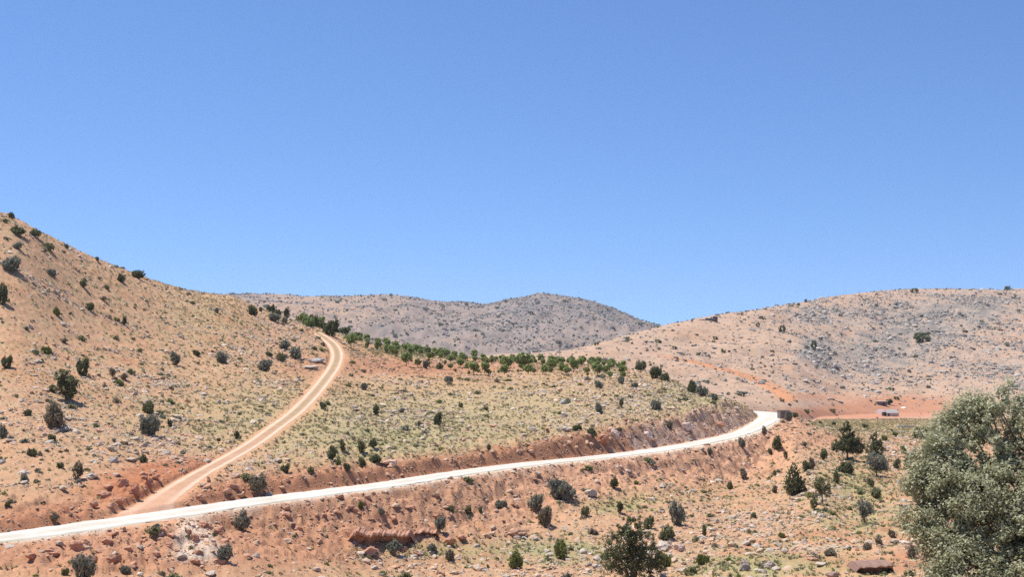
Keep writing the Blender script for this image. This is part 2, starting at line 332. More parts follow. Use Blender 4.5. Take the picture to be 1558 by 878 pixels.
def tag(o, label=None, cat=None, group=None, kind=None):
    for k, v in (('label', label), ('category', cat), ('group', group), ('kind', kind)):
        if v: o[k] = v
    return o
def empty(name, loc, rz=0, s=1.0):
    o = bpy.data.objects.new(name, None); col.objects.link(o); o.location = loc; o.rotation_euler = (0, 0, rz); o.scale = (s, s, s) if isinstance(s, (int, float)) else s
    o.empty_display_size = .3; return o

# ---------------------------------------------------------------- ground sheet
V = np.stack([Xg, Yg, Z], -1).reshape(-1, 3)
idx = np.arange(NR*NC).reshape(NR, NC)
Fq = np.stack([idx[:-1, :-1], idx[:-1, 1:], idx[1:, 1:], idx[1:, :-1]], -1).reshape(-1, 4)
tag(link('ground', mesh_np('ground', V, Fq, M_ground, A.reshape(-1, 3), True)), kind='structure')
def frame2d(P):
    T = np.gradient(P[:, :2], axis=0); T /= np.linalg.norm(T, axis=1)[:, None]; return np.stack([-T[:, 1], T[:, 0]], 1)
RR = resample(rp, .35); Nn = frame2d(RR); RWs = np.interp(RR[:, 1], [85, 105, 130, 160, 195, 215, 240], [1.02, 1.0, .86, .74, .72, .86, 1.08]); cu = np.array([-1.12, -1, -.85, -.6, -.3, 0, .3, .6, .85, 1, 1.12])
sl = np.arange(len(RR)); v_ = []; ca = []
for u in cu:
    wob = 1+ (abs(u) > .8)*(.28*fbm(sl*.35, sl*0+u*3, 1.6, 3, .7, 5)+.10*fbm(sl*.35, sl*0+u*9, 9, 2, .6, 9))
    p = RR[:, :2]+Nn*(u*HW*wob*RWs)[:, None]; z = RZ+.03+.04*(1-u*u)-.03*np.exp(-((abs(u)-.45)/.15)**2)-(.14 if abs(u) > 1.1 else 0)+.02*fbm(p[:, 0], p[:, 1], .8, 2)
    v_.append(np.column_stack([p, z])); q = .06*fbm(p[:, 0], p[:, 1], 2.2, 3)+(.04 if .35 < abs(u) < .7 else -.01)-(.08 if abs(u) > .9 else 0)
    q = q+.09*fbm(p[:, 0], p[:, 1], 5, 3, .6, 44)-.05*np.exp(-((abs(u)-.15)/.2)**2); ca.append(np.column_stack([.60+q, .555+q, .485+q*1.2]))
def strip(name, v_, ca, mat):
    n = len(v_[0]); k = len(v_); Vv = np.stack(v_, 1).reshape(-1, 3); I = np.arange(n*k).reshape(n, k)
    q = np.stack([I[:-1, :-1], I[1:, :-1], I[1:, 1:], I[:-1, 1:]], -1).reshape(-1, 4)[:, ::-1]
    return link(name, mesh_np(name, Vv, q, mat, np.clip(np.stack(ca, 1).reshape(-1, 3), 0, .88), True))
tag(strip('gravel_road', v_, ca, M_gravel), kind='structure')
TT = resample(tp, .35); Nt = frame2d(TT); TWs = np.interp(np.arange(len(TT)), np.linspace(0, len(TT), len(TW)), TW); sl = np.arange(len(TT)); v_ = []; ca = []
for u in np.linspace(-1, 1, 19):
    wob = 1+(abs(u) > .85)*.18*fbm(sl*.35, sl*0+u*3, 1.5, 3, .7, 5)
    p = TT[:, :2]+Nt*(u*(TWs-.12)*wob)[:, None]; z = gz(p[:, 0], p[:, 1])+.05
    rut = np.exp(-((abs(u)-.66)/.22)**4); hump = np.exp(-(u/.25)**4)*sst(90, 170, sl)
    z = z-.03*rut-(.10 if abs(u) > .99 else 0); q = .05*fbm(p[:, 0], p[:, 1], 1.5, 3)
    jn = sst(60, 5, sl)[:, None]
    base = np.array([.44, .265, .165])[None]*np.ones((len(TT), 1)); rutc = np.array([.62, .45, .32]); base = base+(rutc-base)*rut; g = np.array([.33, .25, .14])
    base = base+(g-base)*(np.clip(hump*(1.0+1.3*fbm(p[:, 0], p[:, 1], 1.1, 3)), 0, 1))[:, None]; base = base+(np.array([.54, .31, .20])-base)*jn*.8
    v_.append(np.column_stack([p, z])); ca.append(base+q[:, None])
tag(strip('dirt_track', v_, ca, M_rut), kind='structure')

# ---------------------------------------------------------------- sky keeps to the world shader; scattered stones, tufts
PHI = (1+5**.5)/2
ICO = np.array([(-1,PHI,0),(1,PHI,0),(-1,-PHI,0),(1,-PHI,0),(0,-1,PHI),(0,1,PHI),(0,-1,-PHI),(0,1,-PHI),(PHI,0,-1),(PHI,0,1),(-PHI,0,-1),(-PHI,0,1)])/1.902
ICF = np.array([(0,11,5),(0,5,1),(0,1,7),(0,7,10),(0,10,11),(1,5,9),(5,11,4),(11,10,2),(10,7,6),(7,1,8),(3,9,4),(3,4,2),(3,2,6),(3,6,8),(3,8,9),(4,9,5),(2,4,11),(6,2,10),(8,6,7),(9,8,1)])
def rots(n):
    q = rng.normal(size=(n, 4)); q /= np.linalg.norm(q, axis=1)[:, None]; w_, x, y, z = q.T
    return np.stack([1-2*(y*y+z*z), 2*(x*y-z*w_), 2*(x*z+y*w_), 2*(x*y+z*w_), 1-2*(x*x+z*z), 2*(y*z-x*w_), 2*(x*z-y*w_), 2*(y*z+x*w_), 1-2*(x*x+y*y)], 1).reshape(n, 3, 3)
def icos(P, S, flat=.62):
    n = len(P); V = ICO[None]*(1+rng.uniform(-.42, .35, (n, 12, 1)))*rng.uniform(.6, 1.25, (n, 1, 3))
    V = np.einsum('nij,nkj->nki', rots(n), V); V[..., 2] *= flat; V = V*S[:, None, None]+P[:, None]
    Fc = (ICF[None]+12*np.arange(n)[:, None, None]).reshape(-1, 3); return V.reshape(-1, 3), Fc
def sample_area(n, y0, y1, m0=-40, m1=1600):                      # even over the ground area of the seen wedge
    Y = np.sqrt(rng.random(n)*(y1**2-y0**2)+y0**2); px = rng.uniform(m0, m1, n); return px, Y
visible = SY < np.minimum.accumulate(np.where(np.arange(NR)[:, None] > 30, SY, 1e9), axis=0)+1.5
def vis(px, Y): return visible[np.round(row_index(Y)).astype(int), np.round(col_index(px)).astype(int)]
px, Y = sample_area(420000, 76, 300); keep = vis(px, Y)
px, Y = px[keep], Y[keep]; X = (px-CX)/F*Y
S = .045*(1-rng.random(len(Y)))**(-1/2.15); S = np.minimum(S, .40)
sy = bil(SY, px, Y); d_r = bil(np.minimum(dr, 99), px, Y); d_t = bil(np.minimum(dt-tw, 99), px, Y)
cl = fbm(X, Y, 9, 4, .6, 180)+.35*fbm(X, Y, 2.4, 4, .65, 120); dens = .09+1.5*sst(.02, .4, cl)
for zx, zy, rx, ry, k in [(215,680,80,25,1.2),(150,600,90,40,.6),(430,520,50,30,1),(960,620,90,40,1.2),(880,650,60,20,1),(620,640,80,15,.8),(760,860,200,22,1.3),(1000,830,140,40,.9),(600,800,130,40,.9),(1150,800,150,40,.7),(290,730,60,30,.6),(220,830,110,40,.5),(370,700,50,20,.8),(1370,690,60,15,.8),(60,640,80,60,.5)]:
    dens += k*np.exp(-(((px-zx)/rx)**2+((sy-zy)/ry)**2))
u_ = rng.random(len(Y)); small = S*2/Y*1422
b_ = np.clip(1-(d_r-HW)/6, 0, 1); dens += .8*b_
keep = (u_*1.15 < dens) & (d_r > HW+.25) & (d_t > .1) & (small > .9)
px, Y, X, S, sy, d_r = [a_[keep] for a_ in (px, Y, X, S, sy, d_r)]
Zs = gz(X, Y); P = np.column_stack([X, Y, Zs+S*.12])
redz = np.clip(bil(red, px, Y)+np.clip(1-(d_r-HW)/7, 0, 1), 0, 1)
def stone_cols(n, redz):
    t_ = rng.random((n, 1)); c = np.array([.43, .37, .30])*(1-t_)+np.array([.64, .50, .38])*t_; r = np.array([.52, .29, .18])
    wr = np.clip(redz[:, None]*(rng.random((n, 1)) < .75)+(rng.random((n, 1)) < .22), 0, 1)*.85; return (c+(r-c)*wr)*rng.uniform(.72, 1.12, (n, 1))
SC = stone_cols(len(S), redz)
vs = S/Y; big = np.argsort(-vs)[:300]; rest = np.setdiff1d(np.arange(len(S)), big)
Vv, Ff = icos(P[rest], S[rest]); print('stones', len(S))
tag(link('stones', mesh_np('stones', Vv, Ff, M_stone, np.repeat(SC[rest], 12, 0))), 'countless small pale and red stones littering the slopes', 'stones', kind='stuff')
def boulder_mesh(name, seed, c, sub=3, flat=.7, jag_=.55, cut=True):
    import bmesh
    bm = bmesh.new(); bmesh.ops.create_icosphere(bm, subdivisions=sub, radius=1); r_ = np.random.default_rng(seed)
    pl = r_.normal(size=(9, 3)); pl /= np.linalg.norm(pl, axis=1)[:, None]; off = r_.uniform(.42, .8, 9)
    for v in bm.verts:
        p = np.array(v.co)
        for n_, o_ in zip(pl, off):
            e = p@n_-o_
            if e > 0: p = p-n_*e*.92
        q = 1+jag_*float(fbm(np.array([p[0]*1.0+seed]), np.array([p[1]+p[2]*1.7]), .8, 4, .6)[0]); v.co = p*q
        v.co.z *= flat
    me = bpy.data.meshes.new(name); bm.to_mesh(me); bm.free(); n = len(me.vertices); cc = np.ones((n, 4), np.float32)
    cc[:, :3] = np.array(c)*np.random.default_rng(seed+1).uniform(.88, 1.1, (n, 1)); at = me.attributes.new('alb', 'FLOAT_COLOR', 'POINT'); at.data.foreach_set('color', cc.ravel())
    me.materials.append(M_stone); return me
pools = {'red': [boulder_mesh('stone', i, (.48, .26, .165), 2) for i in range(5)], 'pale': [boulder_mesh('stone', 20+i, (.46, .39, .32), 2) for i in range(5)], 'tan': [boulder_mesh('stone', 40+i, (.52, .37, .26), 2) for i in range(5)]}
for i in big:
    hue = 'red' if redz[i] > .5 and rng.random() < .75 else ('pale' if rng.random() < .55 else 'tan')
    o = link('stone', random.choice(pools[hue])); s = float(S[i])*1.05; o.scale = (s*random.uniform(.8, 1.3), s*random.uniform(.8, 1.2), s*random.uniform(.7, 1.1))
    o.location = tuple(P[i]); o.rotation_euler = (random.uniform(-.3, .3), random.uniform(-.3, .3), random.uniform(0, 6.28))
    side = 'below the white road' if bil(sr, px[i], Y[i])[0] <= 0 and Y[i] < 240 else 'on the hillside above the white road'
    word = {'red': 'reddish', 'pale': 'pale grey', 'tan': 'tan'}[hue]
    tag(o, word+' angular stone lying loose '+side, 'stone', word+' stones '+side)
# stones and crags on the right hill and the far hill
px, Y = sample_area(150000, 430, 1130, 780, 1600); k_ = vis(px, Y) & ((bil((layer == 1).astype(float), px, Y) > .5) | (Y > 440)); px, Y = px[k_], Y[k_]; X = (px-CX)/F*Y
S = np.minimum(.36*(1-rng.random(len(Y)))**(-1/2.8), 1.7)*(1+.2*np.clip(bil(rocky_hill, px, Y), 0, 1)); dn_ = (.10+bil(rocky_hill, px, Y)*2.3*sst(-.12, .3, fbm(X, Y, 38, 4, .6, 901))+.45*sst(.05, .5, fbm(X, Y, 60, 5, .6, 501)+.5*fbm(X, Y, 14, 3, .6, 520))*sst(1050, 1250, px))*np.where(bil((layer == 0).astype(float), px, Y) > .5, .35, 1)
k_ = (rng.random(len(Y))*1.9 < dn_) & (S*2/Y*1422 > .9) & ((bil(SY, px, Y) < 600) | (rng.random(len(Y)) < .25)); px, Y, X, S = px[k_], Y[k_], X[k_], S[k_]
hc = np.array([.38, .34, .295])*rng.uniform(.45, 1.3, (len(S), 1)); P = np.column_stack([X, Y, gz(X, Y)+S*.1]); Vv, Ff = icos(P, S, .6); print('hill rocks', len(S))
tag(link('hill_rocks', mesh_np('hill_rocks', Vv, Ff, M_stone, np.repeat(hc, 12, 0))), 'grey limestone rubble strewn over the right hill', 'rocks', kind='stuff')
px, Y = sample_area(26000, 1500, 2200, 250, 1100); k_ = vis(px, Y) & (bil((layer == 2).astype(float), px, Y) > .5); px, Y = px[k_], Y[k_]; X = (px-CX)/F*Y
k_ = fbm(X, Y, 90, 4, .65, 322)+.25*sst(650, 800, px) > .12; px, Y, X = px[k_], Y[k_], X[k_]; S = np.minimum(.85*(1-rng.random(len(Y)))**(-1/3.0), 2.6)
hc = np.array([.27, .255, .24])*rng.uniform(.5, 1.3, (len(S), 1)); P = np.column_stack([X, Y, gz(X, Y)+S*.1]); Vv, Ff = icos(P, S, .6)
tag(link('far_hill_rocks', mesh_np('far_hill_rocks', Vv, Ff, M_stone, np.repeat(hc, 12, 0))), 'grey crags and rubble over the far hill', 'rocks', kind='stuff')

# dry grass tufts
px, Y = sample_area(230000, 76, 440); k_ = vis(px, Y) & (bil((layer == 0).astype(float), px, Y) > .9); px, Y = px[k_], Y[k_]; X = (px-CX)/F*Y
g_ = bil(gm, px, Y); gr = bil(np.clip(green, 0, 1.5), px, Y); rd = bil(red, px, Y); d_r = bil(np.minimum(dr, 99), px, Y); d_t = bil(np.minimum(dt-tw, 99), px, Y); dd = bil(up+dn, px, Y)
k_ = (rng.random(len(Y))*1.15 < (.12+.8*g_+.8*gr)*(.45+1.1*sst(-.25, .3, fbm(X, Y, 5, 3, .6, 811)))*(1-.6*np.clip(rd, 0, 1))*(1-.7*np.clip(dd, 0, 1))) & (d_r > HW+.3) & (d_t > .15)
px, Y, X, g_, gr = px[k_], Y[k_], X[k_], g_[k_], gr[k_]; n = len(Y); print('tufts', n)
H = rng.uniform(.09, .23, n)*(1+.4*gr)*(.8+Y/400); B_ = 7; base = np.column_stack([X, Y, gz(X, Y)-.02])
an = rng.random((n, B_))*2*np.pi; le = rng.uniform(.3, 1.1, (n, B_)); r0 = rng.uniform(.0, .5, (n, B_))*H[:, None]; wd = H[:, None]*rng.uniform(.2, .42, (n, B_))
cx, sx = np.cos(an), np.sin(an); b0 = base[:, None]+np.stack([cx*r0, sx*r0, 0*r0], -1)
V0 = b0+np.stack([-sx*wd, cx*wd, 0*wd], -1); V1 = b0-np.stack([-sx*wd, cx*wd, 0*wd], -1); V2 = b0+np.stack([cx*le*H[:, None]*.7, sx*le*H[:, None]*.7, H[:, None]*rng.uniform(.7, 1.1, (n, B_))], -1)
Vv = np.stack([V0, V1, V2], 2).reshape(-1, 3); Ff = np.arange(n*B_*3).reshape(-1, 3)
tt = np.clip(rng.random(n)**1.4*.85+gr*.4, 0, 1)[:, None]; tc_ = np.array([.50, .405, .245])*(1-tt)+np.array([.29, .295, .14])*tt; tc_ = tc_*rng.uniform(.7, 1.2, (n, 1))
tag(link('grass', mesh_np('grass', Vv, Ff, M_tuft, np.repeat(tc_, B_*3, 0))), 'dry and greenish grass tufts all over the slopes', 'grass', kind='stuff')

# ---------------------------------------------------------------- foliage
def leaf_mesh(name, cent, crad, per, size, c0, c1, aspect=.6, mat=None, seed=1, up_=.85, shell=.55):
    r_ = np.random.default_rng(seed); n = len(cent); cent = np.repeat(cent, per, 0); cr = np.repeat(crad, per, 0)
    d = r_.normal(size=(n*per, 3)); d /= np.linalg.norm(d, axis=1)[:, None]; rr = (r_.random((n*per, 1))*(1-shell)+shell)**1.0
    P = cent+d*rr*cr*(r_.random((n*per, 1))**.25)
    nn = d*.8+r_.normal(size=d.shape)*.7; nn[:, 2] += up_; nn /= np.linalg.norm(nn, axis=1)[:, None]
    t_ = np.cross(nn, r_.normal(size=nn.shape)); t_ /= np.linalg.norm(t_, axis=1)[:, None]; b = np.cross(nn, t_)
    L = size*r_.uniform(.6, 1.4, (n*per, 1)); W = L*aspect
    Vv = np.stack([P-t_*L*.5, P+b*W*.5, P+t_*L*.5, P-b*W*.5], 1).reshape(-1, 3)
    k = np.repeat(r_.uniform(.0, 1, (n, 1)), per, 0)*.6+r_.random((n*per, 1))*.4; C_ = (np.array(c0)*(1-k)+np.array(c1)*k)*r_.uniform(.8, 1.2, (n*per, 1))
    return mesh_np(name, Vv, np.arange(len(Vv)).reshape(-1, 4), mat or M_leaf, np.repeat(C_, 4, 0))
def tube(pts, rad, sides=6):
    pts = np.array(pts, float); V = []; Fc = []; T = np.gradient(pts, axis=0); T /= np.linalg.norm(T, axis=1)[:, None]+1e-9
    for p, t_, r in zip(pts, T, rad):
        a = np.cross(t_, (0, .2, 1) if abs(t_[2]) < .9 else (1, 0, 0)); a /= np.linalg.norm(a); b = np.cross(t_, a)
        for k in range(sides): q = 2*np.pi*k/sides; V.append(p+(a*np.cos(q)+b*np.sin(q))*r)
    for i in range(len(pts)-1):
        for k in range(sides): Fc.append((i*sides+k, i*sides+(k+1) % sides, (i+1)*sides+(k+1) % sides, (i+1)*sides+k))
    return np.array(V), np.array(Fc)
def wood_mesh(name, stems, sides=6):
    Vs, Fs, o = [], [], 0
    for pts, rad in stems:
        V, Fc = tube(pts, rad, sides); Vs.append(V); Fs.append(Fc+o); o += len(V)
    return mesh_np(name, np.concatenate(Vs), np.concatenate(Fs), M_bark, None, True)
def blobs_cent(blobs, n, seed, inner=.35):                        # clump centres over a set of ellipsoid lobes
    r_ = np.random.default_rng(seed); out = []; vol = np.array([b[3]*b[4]*b[5] for b in blobs])**.67; k = r_.choice(len(blobs), n, p=vol/vol.sum())
    B = np.array(blobs)[k]; d = r_.normal(size=(n, 3)); d /= np.linalg.norm(d, axis=1)[:, None]; rr = (r_.random((n, 1))*(1-inner)+inner)**.6*(1+r_.normal(size=(n, 1))*.07)
    P = B[:, :3]+d*rr*B[:, 3:6]; return P
COL = {'grey': ((.19, .195, .145), (.33, .33, .25)), 'dark': ((.095, .11, .05), (.19, .20, .09)), 'olive': ((.14, .15, .065), (.27, .27, .13)),
       'brown': ((.20, .165, .11), (.32, .27, .18)), 'lime': ((.16, .19, .05), (.29, .31, .10)), 'orch': ((.20, .26, .08), (.36, .41, .15))}
SHAPE = {'dome': [(0,0,.38,.8,.8,.42),(.35,.25,.6,.45,.42,.32),(-.4,-.15,.5,.5,.45,.38),(.1,-.55,.35,.4,.38,.3),(-.1,.5,.7,.35,.35,.25)],
         'ragged': [(0,0,.45,.7,.7,.45),(.45,.1,.5,.45,.45,.35),(-.5,.15,.35,.42,.4,.3),(.1,-.4,.3,.45,.4,.28),(0,.1,.8,.35,.35,.25)],
         'upright': [(0,0,.8,.6,.6,.75),(.15,.1,1.3,.42,.42,.5),(-.25,0,.9,.4,.4,.5)],
         'low': [(0,0,.2,1.0,.8,.28),(.5,.1,.25,.5,.45,.25),(-.5,0,.2,.45,.45,.22)]}
_tmp = {}
def shrub_data(shape, colour, var):
    k = (shape, colour, var)
    if k not in _tmp:
        sd = hash(k) % 1 + sum(map(ord, shape+colour))*7+var*131; bl = SHAPE[shape]; cen = blobs_cent(bl, 170, sd); cen[:, 2] = np.maximum(cen[:, 2], .06)
        r_ = np.random.default_rng(sd); fol = leaf_mesh('foliage', cen, r_.uniform(.1, .2, (170, 1)), 18, .13, *COL[colour], seed=sd, aspect=.6)
        st = []
        for i in range(7):
            a = r_.random()*6.28; e = cen[r_.integers(0, 170)]; st.append(([(0, 0, -.15), (math.cos(a)*.08, math.sin(a)*.08, .15), tuple(e*.85)], [.045, .03, .008]))
        _tmp[k] = (fol, wood_mesh('stem', st, 4))
    return _tmp[k]
SH = []
def shrub(px, py, wpx, hpx, shape, colour, label, group=None, name='shrub', lo=74, cat='shrub'):
    x, y, z = hit(px, py, lo); f, s = shrub_data(shape, colour, random.randint(0, 2))
    ext = {'dome': (1.0, .95), 'ragged': (.95, 1.0), 'upright': (.66, 1.7), 'low': (1.0, .45)}[shape]
    sx = wpx/F*y/2/ext[0]*.88; sz = hpx/F*y/ext[1]*.9
    t = empty(name, (x, y, z-.04), random.uniform(0, 6.28), (sx*random.uniform(.85, 1.15), sx*random.uniform(.85, 1.15), sz*random.uniform(.92, 1.06))); t.rotation_euler[0] = random.uniform(-.12, .12); t.rotation_euler[1] = random.uniform(-.12, .12); tag(t, label, cat, group)
    link('foliage', f, t); link('stem', s, t); SH.append((x, y)); return t
T_ = lambda *a: shrub(*a)
